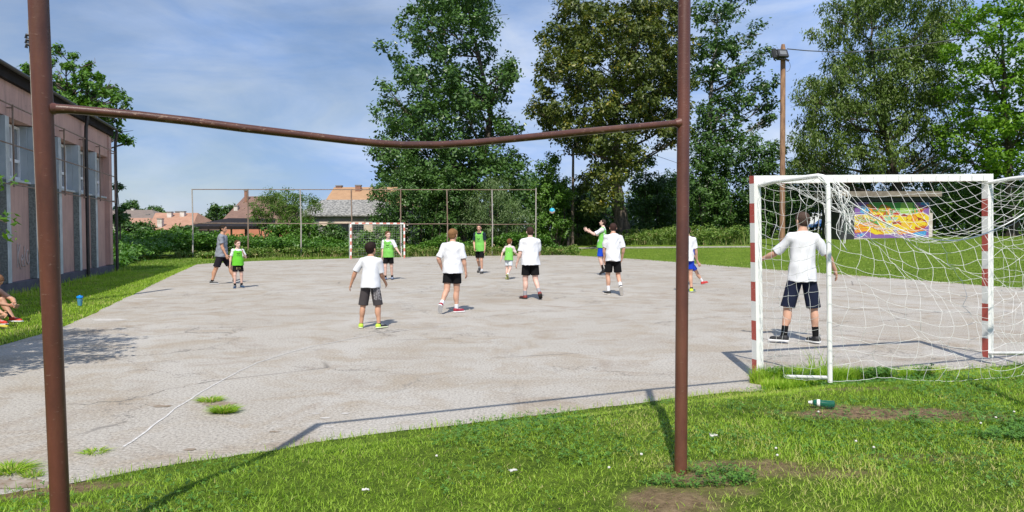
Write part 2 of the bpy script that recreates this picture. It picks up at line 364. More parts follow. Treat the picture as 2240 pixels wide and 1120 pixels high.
def person(label, x, y, yaw, H=1.7, fat=1.0, hs=1.0, lean=0, side=0, head=(0, 0),
           arms=None, legs=None, skin=(0.55, 0.33, 0.24), hair=(0.05, 0.03, 0.02), hair_len=1.0,
           shirt=None, sleeve=0.55, bib=None, shorts=(0.01, 0.01, 0.012), short_len=0.75, short_paint=None, shirt_paint=None, bib_paint=None,
           sock=None, sock_h=0.07, shoe=(0.02, 0.02, 0.02), sole=(0.75, 0.75, 0.75), shoe2=None, vox=0.0075, seat=None, grip=0.5, group=None, foot_z=None, finger_open=False):
    h = 0.0665 * hs; ts = (0.47 - 2 * h) / 0.34
    T = roty(math.radians(side)) @ rotx(-math.radians(lean))           # torso frame (cols x,y,z)
    def tp(a, b_, c): return T @ (np.array([a, b_, c]) * H)
    pel = np.zeros(3); W = fat
    # ---- skeleton relative to pelvis
    J = {}
    arms = arms or {}; legs = legs or {}
    for sd_, s_ in (('L', -1), ('R', 1)):
        hip = np.array([s_ * 0.048 * H * W ** 0.5, 0, -0.02 * H])
        th, sh, ft = legs.get(sd_, ((s_ * 0.05, 0, -1), (0, 0, -1), (s_ * 0.2, 1, 0)))
        kn = hip + nrm(th) * 0.245 * H; an = kn + nrm(sh) * 0.228 * H
        sho = tp(s_ * 0.097 * W ** 0.5, 0, 0.272 * ts); up, fo = arms.get(sd_, ((s_ * 0.2, 0, -1), (0.05 * s_, 0.15, -1)))[:2]
        el = sho + nrm(up) * 0.165 * H; wr = el + nrm(fo) * 0.142 * H
        hd = arms.get(sd_, (0, 0))[2] if len(arms.get(sd_, (0, 0))) > 2 else fo
        J[sd_] = dict(hip=hip, kn=kn, an=an, ft=nrm(ft), sho=sho, el=el, wr=wr, hd=nrm(hd), sh=nrm(sh))
    if seat is None:                       # a lifted heel bends the knee until the flat foot carries the weight
        def low(j):
            f = j['ft']; u_ = -j['sh']; u_ = nrm(u_ - f * (u_ @ f)); return min((j['an'] - f * 0.035 * H - u_ * 0.04 * H)[2], (j['an'] + f * 0.11 * H - u_ * 0.04 * H)[2])
        for k, o_ in (('L', 'R'), ('R', 'L')):
            if J[k]['ft'][2] < -0.25 and J[o_]['ft'][2] > -0.25:
                for _ in range(60):
                    if low(J[k]) >= low(J[o_]): break
                    J[k]['sh'] = nrm(J[k]['sh'] + np.array([0, -0.04, 0.01])); J[k]['an'] = J[k]['kn'] + J[k]['sh'] * 0.228 * H
    Hc = tp(0, 0.012, 0.47 - h); HR = T @ rotz(math.radians(head[0])) @ rotx(math.radians(head[1]))
    allp = [Hc + [0, 0, h * H], Hc] + [J[k][q] for k in 'LR' for q in ('hip', 'kn', 'an', 'sho', 'el', 'wr')]
    for k in 'LR': allp += [J[k]['an'] + J[k]['ft'] * 0.13 * H, J[k]['wr'] + J[k]['hd'] * 0.12 * H, J[k]['an'] - [0, 0, 0.06 * H]]
    lo = np.min(allp, 0) - 0.09 * H; hi = np.max(allp, 0) + 0.09 * H; lo[:2] = np.minimum(lo[:2], -0.16 * H * W); hi[:2] = np.maximum(hi[:2], 0.16 * H * W)
    # foot frame
    def footframe(k):
        f = J[k]['ft']; u_ = -J[k]['sh']; u_ = nrm(u_ - f * (u_ @ f)); s2 = np.cross(f, u_); return f, u_, s2
    zmin = 9
    for k in 'LR':
        f, u_, s2 = footframe(k); an = J[k]['an']
        for q in (an - f * 0.035 * H - u_ * 0.04 * H, an + f * 0.11 * H - u_ * 0.04 * H): zmin = min(zmin, q[2])
    off = np.array([0, 0, -zmin + 0.002]) if seat is None else np.array([0, 0, seat])
    # ---- body
    g = Grid(lo, hi, vox); t0 = T
    g.ell(tp(0, 0, 0.0), np.array([0.083 * W, 0.062 * W, 0.07]) * H, T, 0.02)
    g.ell(tp(0, 0.003, 0.085 * ts), np.array([0.073 * W, 0.052 * W, 0.10]) * H, T, 0.03)
    g.ell(tp(0, 0, 0.19 * ts), np.array([0.088 * W, 0.058 * W, 0.10]) * H, T, 0.03)
    g.cone(J['L']['sho'], J['R']['sho'], 0.033 * H, 0.033 * H, 0.04)
    g.cone(tp(-0.05, -0.005, 0.285 * ts), tp(0, -0.003, 0.33 * ts), 0.025 * H, 0.027 * H, 0.03)
    g.cone(tp(0.05, -0.005, 0.285 * ts), tp(0, -0.003, 0.33 * ts), 0.025 * H, 0.027 * H, 0.03)
    g.cone(tp(0, -0.004, 0.27 * ts), Hc + HR @ np.array([0, -0.012, -0.03]) * H, 0.031 * H * W ** 0.3, 0.029 * H * W ** 0.3, 0.02)
    def hp(a, b_, c): return Hc + HR @ (np.array([a, b_, c]) * h * H)
    g.ell(hp(0, -0.08, 0.22), np.array([0.68, 0.84, 0.76]) * h * H, HR, 0.012)
    g.ell(hp(0, 0.12, -0.30), np.array([0.53, 0.62, 0.60]) * h * H, HR, 0.015)
    g.ell(hp(0, 0.42, -0.72), np.array([0.27, 0.25, 0.20]) * h * H, HR, 0.014)
    g.cone(hp(0, 0.70, 0.05), hp(0, 0.86, -0.27), 0.06 * h * H, 0.12 * h * H, 0.008)
    g.cone(hp(-0.3, 0.62, 0.15), hp(0.3, 0.62, 0.15), 0.07 * h * H, 0.07 * h * H, 0.012)
    g.cone(hp(-0.12, 0.72, -0.48), hp(0.12, 0.72, -0.48), 0.06 * h * H, 0.06 * h * H, 0.006)
    for s_ in (-1, 1):
        g.ell(hp(s_ * 0.70, -0.08, -0.08), np.array([0.10, 0.17, 0.27]) * h * H, HR @ rotz(s_ * 0.4), 0.004)
    for k, s_ in (('L', -1), ('R', 1)):
        j = J[k]; Wl = W ** 0.6
        g.cone(j['hip'] + [0, 0, 0.01 * H], j['kn'], 0.050 * H * Wl, 0.033 * H * Wl, 0.025)
        g.cone(j['kn'], j['an'], 0.031 * H * Wl, 0.0205 * H, 0.012)
        back = np.cross(j['sh'], np.cross(j['ft'], j['sh'])); back = -nrm(back)
        g.ell(j['kn'] * 0.68 + j['an'] * 0.32 + back * 0.010 * H, np.array([0.030, 0.031, 0.072]) * H * [Wl, Wl, 1], np.stack([nrm(np.cross(back, j['sh'])), back, j['sh']], 1), 0.015)
        g.cone(j['sho'], j['el'], 0.031 * H * Wl, 0.0215 * H * Wl, 0.02)
        g.cone(j['el'], j['wr'], 0.0225 * H * Wl, 0.0145 * H, 0.01)
        g.ell(j['el'] * 0.75 + j['wr'] * 0.25, np.array([0.024, 0.024, 0.045]) * H * [Wl, Wl, 1], _fr(j['wr'] - j['el']), 0.012)
        f, u_, s2 = footframe(k); an = j['an']
        g.cone(an - f * 0.012 * H - u_ * 0.015 * H, an + f * 0.085 * H - u_ * 0.026 * H, 0.018 * H, 0.011 * H, 0.01)
        # hand: palm + fingers
        d = j['hd']; inn = np.array([-s_, 0.25, 0.0]); inn = inn - d * (inn @ d)
        if np.linalg.norm(inn) < 0.3: inn = np.array([0, 0, -1.0]) - d * (-d[2])
        inn = nrm(inn); wd = np.cross(d, inn); wd = wd if wd[1] * 1.0 + wd[2] * 0.3 > 0 else -wd
        Rm = np.stack([wd, inn, d], 1); pc = j['wr'] + d * 0.027 * H
        g.ell(pc, np.array([0.0215, 0.0105, 0.031]) * H, Rm, 0.008)
        fl = [0.037, 0.043, 0.040, 0.031]; sp = 1.25 if finger_open else 1.0
        for i in range(4):
            o_ = (1.5 - i) * 0.0115 * H; b0 = pc + d * 0.020 * H + wd * o_
            fd = nrm(d + wd * (1.5 - i) * (0.22 if finger_open else 0.07) + inn * (0.05 if finger_open else 0.45 * grip))
            m0 = b0 + fd * fl[i] * 0.55 * H; fe = nrm(fd + inn * (0.1 if finger_open else 1.1 * grip)); e0 = m0 + fe * fl[i] * 0.5 * H
            g.cone(b0, m0, 0.0058 * H, 0.0052 * H, 0.003); g.cone(m0, e0, 0.0052 * H, 0.0042 * H, 0.002)
        tb = pc - d * 0.012 * H + wd * 0.016 * H; tm = tb + nrm(d * 0.8 + wd * 0.8 + inn * 0.4) * 0.026 * H; te = tm + nrm(d + wd * 0.2 + inn * 0.3) * 0.022 * H
        g.cone(tb, tm, 0.0075 * H, 0.006 * H, 0.005); g.cone(tm, te, 0.006 * H, 0.0048 * H, 0.002)
    V, Q = g.mesh()
    q = (V - Hc) @ HR / (h * H); col = np.tile(np.array(skin), (len(V), 1)); sk = np.array(skin)
    face = q[:, 1] > 0.35
    lips = face & (np.abs(q[:, 0]) < 0.2) & (np.abs(q[:, 2] + 0.48) < 0.07); col[lips] = sk * [0.85, 0.55, 0.55]
    for s_ in (-1, 1):
        e = face & (((q[:, 0] - s_ * 0.27) / 0.13) ** 2 + ((q[:, 2] - 0.02) / 0.07) ** 2 < 1); col[e] = (0.45, 0.42, 0.4)
        e = face & (np.hypot(q[:, 0] - s_ * 0.27, q[:, 2] - 0.02) < 0.07); col[e] = (0.03, 0.02, 0.015)
        e = face & (np.abs(q[:, 0] - s_ * 0.28) < 0.17) & (np.abs(q[:, 2] - 0.20) < 0.05); col[e] = np.array(hair) * 0.8 + sk * 0.15
    ch = face & (q[:, 2] < -0.05) & (q[:, 2] > -0.35) & (np.abs(q[:, 0]) > 0.3); col[ch] = sk * [1.05, 0.85, 0.82]
    el_ = np.zeros(len(V), bool)
    for k in 'LR':
        for jt in ('kn', 'el', 'wr'):
            dd = np.linalg.norm(V - J[k][jt], axis=1) / (0.045 * H); wgt = np.clip(1 - dd, 0, 1)[:, None] * 0.35
            col = col * (1 - wgt) + (sk * [1.0, 0.78, 0.72]) * wgt
    R0 = rotz(math.radians(yaw)); base = np.array([x, y, float(terr(x, y)) + 0.004])
    root = np_mesh('person', (V + off), Q, M['skin'], None, True, col)
    root.location = base; root.rotation_euler = (0, 0, math.radians(yaw))
    tag(root, label, 'person', group)
    def part(name, gr, colr, mt, paint=None, parent=root):
        V_, Q_ = gr.mesh()
        if not len(V_): return None
        c_ = np.tile(np.array(colr, float), (len(V_), 1))
        if paint is not None: c_ = paint((V_ @ T) / H, V_, c_)
        return np_mesh(name, V_ + off, Q_, M[mt], parent, True, c_)
    # ---- hair
    g = Grid(Hc - h * H * 1.3, Hc + h * H * 1.3, min(vox, 0.006)); hl = hair_len
    cutp = [(hp(0, 0.42, 0.42), nrm(HR @ np.array([0, 0.80, -0.60]))), (hp(0, 0, -0.58 * min(1, hl) ** 0.5), nrm(HR @ np.array([0, 0.25, -1.0])))]
    g.ell(hp(0, -0.10, 0.24), (np.array([0.71, 0.88, 0.77]) + 0.07 * hl) * h * H, HR, 0, cutp)
    g.ell(hp(0, -0.35, -0.15), np.array([0.60, 0.55, 0.55]) * h * H * 1.04, HR, 0.01, [(hp(0, -0.05, 0), nrm(HR @ np.array([0, 1, 0.15]))), (hp(0, 0, -0.62), nrm(HR @ np.array([0, 0.2, -1.0])))])
    g.displace(lambda p: 0.0016 * (np.sin(p[:, 0] * 330 + 5 * np.sin(p[:, 2] * 45 + p[:, 1] * 30)) + 0.8 * np.sin(p[:, 1] * 290 + 4 * np.sin(p[:, 0] * 70)) + 0.5 * np.sin(p[:, 2] * 120 + 4 * np.sin(p[:, 0] * 90))))
    part('hair', g, hair, 'hair')
    # ---- shorts
    if shorts is not None:
        g = Grid(np.minimum(lo, -0.2 * H), hi, vox); e = 0.010
        g.ell(tp(0, 0, 0.005), np.array([0.083 * W + e, 0.062 * W + e, 0.075 + e]) * H, T, 0.02)
        g.ell(tp(0, 0, 0.055), np.array([0.075 * W + e, 0.055 * W + e, 0.06]) * H, T, 0.02)
        for k, s_ in (('L', -1), ('R', 1)):
            j = J[k]; d = nrm(j['kn'] - j['hip']); end = j['hip'] + d * 0.245 * H * short_len
            g.cone(j['hip'] + [0, 0, 0.01 * H] - np.array([s_ * 0.004, 0, 0]) * H, j['hip'] + d * 0.27 * H * short_len, (0.052 * W ** 0.6 + 0.003) * H, (0.045 * W ** 0.6 + 0.009) * H, 0.016, [(end, nrm(d + np.array([0, 0, -0.5])))])
        g.displace(wrinkle(int(x * 37) % 97, 0.004 * H / 1.7))
        g.cutplane(tp(0, 0, -0.015 if shirt is not None else 0.075), T @ np.array([0, 0, 1.0]))
        part('shorts', g, shorts, 'cloth', short_paint)
    # ---- shirt
    def torso_sdf(g, e, loose, zlo, zhi, k=0.02):
        g.cone(tp(0, 0, 0.235 * ts), tp(0, 0.0, 0.04), (0.088 * W + e) * H, (0.088 * W + e + loose) * H, k, None, (T @ np.array([0, 1.0, 0]), 0.76))
        g.cone(tp(0, 0.0, 0.04), tp(0, -0.002, -0.09), (0.089 * W + e + loose) * H, (0.103 * W + e + loose * 1.3) * H, k, None, (T @ np.array([0, 1.0, 0]), 0.86))
    if shirt is not None:
        g = Grid(lo, hi, vox); torso_sdf(g, 0.004, 0.006, 0, 0)
        g.cone(J['L']['sho'], J['R']['sho'], 0.0365 * H, 0.0365 * H, 0.03)
        g.cone(tp(-0.055, -0.005, 0.283 * ts), tp(0, -0.003, 0.315 * ts), 0.031 * H, 0.032 * H, 0.03); g.cone(tp(0.055, -0.005, 0.283 * ts), tp(0, -0.003, 0.315 * ts), 0.031 * H, 0.032 * H, 0.03)
        g.cutplane(tp(0, 0, -0.058), T @ np.array([0, 0.0, -1.0]))
        for k, s_ in (('L', -1), ('R', 1)):
            j = J[k]; d = nrm(j['el'] - j['sho']); end = j['sho'] + d * 0.165 * H * sleeve * 1.02
            g.cone(j['sho'], j['sho'] + d * 0.165 * H * sleeve * 1.2, 0.0355 * H, 0.0355 * H * W ** 0.4, 0.014, [(end, d)])
        g.displace(wrinkle(int(abs(x) * 53 + 5) % 89, 0.019 * H / 1.7))
        nk = tp(0, 0.0, 0.318 * ts); g.cutplane(nk, nrm(T @ np.array([0, 0.35, 1.0])))
        part('shirt', g, shirt, 'cloth', shirt_paint)
    if bib is not None:
        g = Grid(lo, hi, vox); torso_sdf(g, 0.009, 0.008, 0, 0)
        for s_ in (-1, 1): g.cone(tp(s_ * 0.060, 0, 0.25 * ts), tp(s_ * 0.050, -0.003, 0.296 * ts), 0.043 * H, 0.037 * H, 0.02)
        for s_ in (-1, 1): g.cutplane(tp(s_ * 0.115 * W ** 0.5, 0, 0.2), T @ nrm([s_, 0, 0.12]))
        g.cutplane(tp(0, 0, -0.065), T @ np.array([0, 0.0, -1.0]))
        g.displace(wrinkle(int(abs(x) * 53 + 11) % 83, 0.012 * H / 1.7))
        Pn = g.pts((slice(None),) * 3); qn = (Pn @ T) / H                          # scooped neckline
        g.F = np.maximum(g.F, (0.062 - np.sqrt(qn[..., 0] ** 2 + ((qn[..., 2] - 0.335 * ts) * 1.0) ** 2)) * H)
        part('bib', g, bib, 'cloth', bib_paint)
    # ---- socks and shoes
    for k, s_ in (('L', -1), ('R', 1)):
        j = J[k]; f, u_, s2 = footframe(k); an = j['an']
        if sock is not None:
            g = Grid(np.minimum(an, an) - 0.15 * H, an + 0.15 * H, min(vox, 0.006)); top = an - j['sh'] * sock_h * H
            g.cone(an - u_ * 0.01 * H, an - j['sh'] * (sock_h + 0.03) * H, 0.0235 * H, 0.0255 * H * W ** 0.4, 0, [(top, -j['sh'])])
            part('sock', g, sock, 'cloth')
        g = Grid(an - 0.2 * H, an + 0.2 * H, min(vox, 0.006)); zs = an - u_ * 0.027 * H
        g.cone(an - f * 0.010 * H - u_ * 0.014 * H, an + f * 0.085 * H - u_ * 0.024 * H, 0.0285 * H, 0.0205 * H, 0.0, [(zs, -u_)], (s2, 0.95))
        g.cone(an - f * 0.006 * H - u_ * 0.02 * H, an - f * 0.006 * H + u_ * 0.008 * H, 0.028 * H, 0.025 * H, 0.01, [(an + u_ * 0.008 * H, u_), (zs, -u_)])
        def sp(qq, VV, cc, f=f, an=an, u_=u_):
            dd = (VV - an) @ f / H
            if shoe2 is not None: cc[dd < 0.012] = shoe2
            hh = (VV - an) @ u_ / H; cc[(dd > 0.03) & (dd < 0.07) & (hh > -0.003) & (np.sin(dd * 620) > 0.2)] = (0.5, 0.5, 0.5)
            return cc
        so_ = part('shoe', g, shoe, 'shoe', sp)
        g = Grid(an - 0.2 * H, an + 0.2 * H, min(vox, 0.006))
        g.cone(an - f * 0.012 * H - u_ * 0.034 * H, an + f * 0.092 * H - u_ * 0.034 * H, 0.029 * H, 0.025 * H, 0.0, [(zs, u_), (an - u_ * 0.041 * H, -u_)])
        part('sole', g, sole, 'shoe', None, so_)
    return root
def _fr(d):
    d = nrm(d); a = nrm(np.cross(d, [0.3, 1, 0.2])); return np.stack([a, np.cross(d, a), d], 1)
# ------------------------------------------------------------------ ground
def inpoly(px, py, poly):
    poly = np.asarray(poly); inside = np.zeros(px.shape, bool); n = len(poly); j = n - 1
    for i in range(n):
        xi, yi = poly[i][:2]; xj, yj = poly[j][:2]
        c_ = ((yi > py) != (yj > py)) & (px < (xj - xi) * (py - yi) / (yj - yi + 1e-12) + xi); inside ^= c_; j = i
    return inside
def vnoise(x, y, s, seed=0):
    r = np.random.default_rng(seed); T_ = r.random((64, 64)); x = x * s; y = y * s
    xi = np.floor(x).astype(int); yi = np.floor(y).astype(int); fx = x - xi; fy = y - yi; fx = fx * fx * (3 - 2 * fx); fy = fy * fy * (3 - 2 * fy)
    g = lambda a, b_: T_[a % 64, b_ % 64]
    return (g(xi, yi) * (1 - fx) + g(xi + 1, yi) * fx) * (1 - fy) + (g(xi, yi + 1) * (1 - fx) + g(xi + 1, yi + 1) * fx) * fy
def fbm(x, y, s, seed=0): return (vnoise(x, y, s, seed) + 0.5 * vnoise(x, y, 2.1 * s, seed + 1) + 0.25 * vnoise(x, y, 4.3 * s, seed + 2)) / 1.75
_near = [(-300, 1150), (0, 1082), (150, 1058), (400, 1012), (600, 985), (720, 962), (900, 940), (1000, 930), (1200, 905), (1370, 885), (1500, 868), (1600, 852), (1660, 842), (1800, 836), (1950, 828), (2100, 808), (2240, 797), (2600, 765)]
FAR = [(2600, 662), (2240, 631), (2000, 612), (1800, 597), (1600, 583), (1500, 575), (1400, 567), (1300, 561), (1190, 555), (1100, 557), (900, 562), (700, 567), (560, 571), (430, 578), (370, 605), (300, 640), (200, 688), (140, 714), (100, 727), (0, 756), (-300, 860)]
court_px = [G(u, v)[:2] for u, v in NEAR + FAR]
court = []
for i in range(len(court_px)):
    a, b_ = court_px[i], court_px[(i + 1) % len(court_px)]; L_ = np.linalg.norm(b_ - a); n = max(1, int(L_ / (0.05 if a[1] < 10 else 0.3)))
    for k in range(n):
        p = a + (b_ - a) * k / n
        if 0 < k: p = p + (fbm(p[0:1], p[1:2], 3.0, 5)[0] - 0.5) * 0.10 + (fbm(p[0:1], p[1:2], 14.0, 8)[0] - 0.5) * 0.05
        court.append(p)
court = np.array(court)
mb = MB(); mb.add([(p[0], p[1], 0.0) for p in court], [tuple(range(len(court)))])
o = mb.build('court', M['asphalt']); tag(o, kind='structure')
# soil patches: (u, v, rx, ry metres, strength)
SOIL = [(1480, 1100, .24, .20, .9), (1550, 1050, .25, .12, .9), (1640, 1018, .45, .10, .8), (1760, 1035, .40, .10, .65), (1930, 905, .75, .17, 1.0), (2060, 915, .6, .10, .6), (1850, 893, .25, .12, .7), (1860, 850, .40, .09, .5), (2180, 800, .5, .12, .8), (60, 1075, .6, .14, .9), (130, 1110, .25, .06, .7), (1990, 1000, .5, .10, .35), (1580, 1075, .2, .1, .6)]
def soil(x, y):
    s = np.zeros(np.shape(x))
    for u, v, rx, ry, k in SOIL:
        c_ = GT(u, v); d = ((x - c_[0]) / rx) ** 2 + ((y - c_[1]) / ry) ** 2
        s = np.maximum(s, k * np.clip(1.5 - d + 1.6 * (fbm(x, y, 6.0, 21) - 0.5), 0, 1))
    return s
def axis(segs):
    r = [];
    for a, b_, n in segs: r += list(np.linspace(a, b_, n, endpoint=False))
    return np.array(r + [segs[-1][1]])
gx = axis([(-900, -80, 14), (-80, -12, 45), (-12, -4, 20), (-4, 7.5, 190), (7.5, 30, 60), (30, 90, 40), (90, 900, 14)])
gy = axis([(-60, 1.5, 20), (1.5, 9.5, 135), (9.5, 60, 130), (60, 140, 40), (140, 2500, 14)])
X_, Y_ = np.meshgrid(gx, gy, indexing='ij')
Z_ = terr(X_, Y_) + 0.03 * (fbm(X_, Y_, 1.1, 3) - 0.5) * ((Y_ < 12) | (Y_ > 12)) * 1.0
inc = inpoly(X_, Y_, court); 
Z_[inc] = -0.03
# keep the sheet below the asphalt next to its edge
cpx = np.zeros_like(inc)
cpx[1:] |= inc[:-1]; cpx[:-1] |= inc[1:]; cpx[:, 1:] |= inc[:, :-1]; cpx[:, :-1] |= inc[:, 1:]
Z_[cpx & ~inc] = np.minimum(Z_[cpx & ~inc], 0.006)
ni, nj = X_.shape; V = np.stack([X_, Y_, Z_], -1).reshape(-1, 3); I_ = np.arange(ni * nj).reshape(ni, nj)
Q = np.stack([I_[:-1, :-1], I_[1:, :-1], I_[1:, 1:], I_[:-1, 1:]], -1).reshape(-1, 4)
sc = soil(X_, Y_).reshape(-1); o = np_mesh('ground', V, Q, M['turf'], None, True, np.stack([sc] * 3, 1)); tag(o, kind='structure')
# pale path beyond the court
mb = MB(); pth_hi = []; pth_lo = []
for u in np.linspace(1195, 1645, 24):
    v = 545 + (u - 1195) * (-0.008) ; c_ = GT(u, v)
    pth_lo.append(c_ + [0, 0, 0.012]); d = 1.5; q = c_ + np.array([0.3, d, 0]); q[2] = float(terr(q[0], q[1])) + 0.012; pth_hi.append(q)
n = len(pth_lo); mb.add(pth_lo + pth_hi, [(i, i + 1, n + i + 1, n + i) for i in range(n - 1)])
M['path'] = mat('path_gravel', (0.36, 0.34, 0.29), (0.24, 0.25, 0.16), 0.9, 3, 5)
o = mb.build('path', M['path']); tag(o, kind='structure')
# ------------------------------------------------------------------ foliage engine
def leaf_mesh(name, C, Rad, n_per, size, mt, parent=None, squash=0.8, up=0.5, droop=0.0, seed=1, outw=None, aspect=0.62, tint_c=None, fold=True):
    r = np.random.default_rng(seed); C = np.asarray(C, float); Rad = np.broadcast_to(np.asarray(Rad, float), (len(C),))
    n_per = int(n_per * 1.45); size = size * 1.12; m_ = len(C) * n_per; ci = np.repeat(np.arange(len(C)), n_per)
    off = r.normal(size=(m_, 3)) * 0.5; off[:, 2] *= squash; Pt = C[ci] + off * Rad[ci, None]
    if droop: Pt[:, 2] -= droop * np.abs(r.normal(size=m_)) * Rad[ci] * 1.2
    nv = r.normal(size=(m_, 3)); nv[:, 2] = np.abs(nv[:, 2]) + up
    if outw is not None: nv += (Pt - outw) / (np.linalg.norm(Pt - outw, axis=1, keepdims=True) + 1e-6) * 0.9
    nv /= np.linalg.norm(nv, axis=1, keepdims=True)
    a = r.normal(size=(m_, 3)); a[:, 2] -= 0.6 + 3 * droop; a -= nv * (a * nv).sum(1, keepdims=True); a /= np.linalg.norm(a, axis=1, keepdims=True) + 1e-9
    b_ = np.cross(nv, a); sz = size * r.uniform(0.6, 1.25, m_)[:, None]
    V = np.stack([Pt - a * sz * 0.5, Pt + b_ * sz * 0.5 * aspect + a * sz * 0.0 - nv * sz * 0.08, Pt + a * sz * 0.6, Pt - b_ * sz * 0.5 * aspect - nv * sz * 0.08], 1).reshape(-1, 3)
    Q = np.arange(m_ * 4).reshape(m_, 4)
    tc_ = r.random(len(C)) if tint_c is None else tint_c
    ti = np.clip(0.45 * tc_[ci] + 0.6 * r.random(m_) - 0.03, 0, 1)
    return np_mesh(name, V, Q, mt, parent, False, fattr=ti)
def crown_blobs(disc, D, seed=0, depth=0.8, nd=3, zc=None):
    r = np.random.default_rng(seed); P_ = np.array([P(u, v, D) for u, v, _ in disc]); R = np.array([q[2] for q in disc]) * D / F_PX
    xc = P_[:, 0].mean(); hw = max(np.abs(P_[:, 0] - xc).max(), R.max()) * 1.05; out_ = []
    for p, rr in zip(P_, R):
        w_ = hw * math.sqrt(max(0.05, 1 - ((p[0] - xc) / hw) ** 2)) * depth
        for k in range(nd):
            dy = (k / (nd - 1) * 2 - 1) * w_ if nd > 1 else 0
            s = (D + dy) / D if dy < 0 else 1.0          # nearer blobs stay within the outline
            q = np.array([p[0], D + dy, p[2]]); q[0] = xc + (q[0] - xc) * (0.93 if k != nd // 2 else 1.0)
            q[[0, 2]] += r.normal(size=2) * rr * 0.15; out_.append((q, rr * r.uniform(0.82, 1.02)))
    return out_
def clumps(blobs, spacing, seed=0, inner=0.55):
    r = np.random.default_rng(seed); C = []; O = []
    for c_, R in blobs:
        n = max(3, int(3.2 * (R / spacing) ** 2)); d = r.normal(size=(n, 3)); d /= np.linalg.norm(d, axis=1, keepdims=True)
        rad = inner + (1 - inner) * r.random(n) ** 0.6; C.append(c_ + d * (rad * R)[:, None] * [1, 1, 0.9]); O.append(np.repeat(c_[None], n, 0))
    return np.concatenate(C), np.concatenate(O)
def tree(name, label, base, disc, D, trunk, tr, mt, leaf=0.28, spacing=0.8, n_per=26, bark='bark', seed=1, depth=0.75, nd=3, droop=0.0, inner=0.5, cat='tree', group=None, limbs=None, twigs=0.5, aspect=0.62, up=0.5, crad=1.0):
    """trunk: list of (u,v) or 3D points from base up; tr: radii"""
    root = empty(name, base); tag(root, label, cat, group); r = np.random.default_rng(seed); base = np.array(base)
    blobs = crown_blobs(disc, D, seed, depth, nd); C, O = clumps(blobs, spacing, seed, inner)
    O2 = np.repeat(O, int(n_per * 1.45), 0)
    cr = leaf_mesh('crown', C - base, spacing * 0.75 * crad, n_per, leaf, mt, root, seed=seed, outw=O2 - base, droop=droop, aspect=aspect, up=up)
    tp_ = [np.array(base) - [0, 0, 0.1]] + [P(u, v, D) if not np.ndim(u) else u for u, v in trunk]
    tp_ = np.array(tp_) - base; rr = np.interp(np.linspace(0, 1, len(tp_)), np.linspace(0, 1, len(tr)), tr)
    # resample with a little wander
    tt = np.linspace(0, len(tp_) - 1, len(tp_) * 4); tpp = np.stack([np.interp(tt, range(len(tp_)), tp_[:, i]) for i in range(3)], 1); tpp[2:, :2] += r.normal(size=(len(tpp) - 2, 2)) * rr.max() * 0.12
    rad = np.interp(tt, range(len(tp_)), rr); rad[0] *= 1.35; mb = MB(); mb.tube(tpp, rad, 12); 
    # limbs to blobs
    for (c_, R) in blobs:
        c_ = c_ - base
        if r.random() > twigs: continue
        cand = np.where(tpp[:, 2] < c_[2] - 0.3)[0]
        if not len(cand): cand = np.array([1])
        i = cand[np.argmin(np.linalg.norm(tpp[cand] - (c_ - [0, 0, 0.45 * np.linalg.norm(c_[:2] - tpp[cand[-1]][:2])]), axis=1))]
        s0 = tpp[i]; mid_ = s0 * 0.5 + c_ * 0.5 + [0, 0, -0.08 * np.linalg.norm(c_ - s0)] + r.normal(size=3) * 0.12 * np.linalg.norm(c_ - s0) * 0.6
        r0 = min(rad[i] * 0.55, 0.05 + 0.018 * np.linalg.norm(c_ - s0))
        ts_ = np.linspace(0, 1, 7)[:, None]; pts = (1 - ts_) ** 2 * s0 + 2 * ts_ * (1 - ts_) * mid_ + ts_ ** 2 * c_
        mb.tube(pts, np.linspace(r0, 0.012, 7), 6)
        for q in range(3):
            e = c_ + r.normal(size=3) * R * 0.6; s1 = pts[4]; mb.tube([s1, (s1 + e) / 2 + r.normal(size=3) * 0.1, e], [r0 * 0.35, 0.02, 0.008], 4)
    mb.build('trunk', M[bark], root, True, 60)
    return root
def bush(label, disc, D, mt, leaf=0.16, spacing=0.5, n_per=24, seed=1, depth=0.6, nd=3, name='bush', cat='bush', group=None, stems=True, droop=0.0, inner=0.6, aspect=0.62, yoff=0):
    us = np.mean([d[0] for d in disc]); pt = P(us, 500, D); base = np.array([pt[0], D, float(terr(pt[0], D))])
    root = empty(name, base); tag(root, label, cat, group)
    blobs = crown_blobs(disc, D, seed, depth, nd); C, O = clumps(blobs, spacing, seed, inner)
    keep = C[:, 2] > terr(C[:, 0], C[:, 1]) + 0.05; C = C[keep]; O = O[keep]
    leaf_mesh('crown', C - base, spacing * 0.75, n_per, leaf, mt, root, seed=seed, outw=np.repeat(O, int(n_per * 1.45), 0) - base, droop=droop, aspect=aspect)
    if stems:
        mb = MB(); r = np.random.default_rng(seed)
        for c_, R in blobs[::2]:
            e = c_ - base; b0 = np.array([e[0] * 0.6, e[1] * 0.5, float(terr(base[0] + e[0] * .6, base[1] + e[1] * .5)) - base[2] - 0.1])
            mb.tube([b0, (b0 + e) / 2 + r.normal(size=3) * 0.2, e], [0.06, 0.04, 0.012], 5)
        mb.build('stems', M['bark'], root)
    return root
LM = {}
LM['poplar'] = leaf_mat('leaf_poplar', (0.026, 0.068, 0.013), (0.088, 0.170, 0.040), None, 0.18, 0.33)
LM['linden'] = leaf_mat('leaf_linden', (0.040, 0.066, 0.012), (0.105, 0.135, 0.026), (0.27, 0.23, 0.03), 0.22, 0.42)
LM['birch'] = leaf_mat('leaf_birch', (0.055, 0.10, 0.018), (0.135, 0.195, 0.042), None, 0.28, 0.4)
LM['maple'] = leaf_mat('leaf_maple', (0.060, 0.145, 0.010), (0.165, 0.30, 0.024), None, 0.32, 0.4)
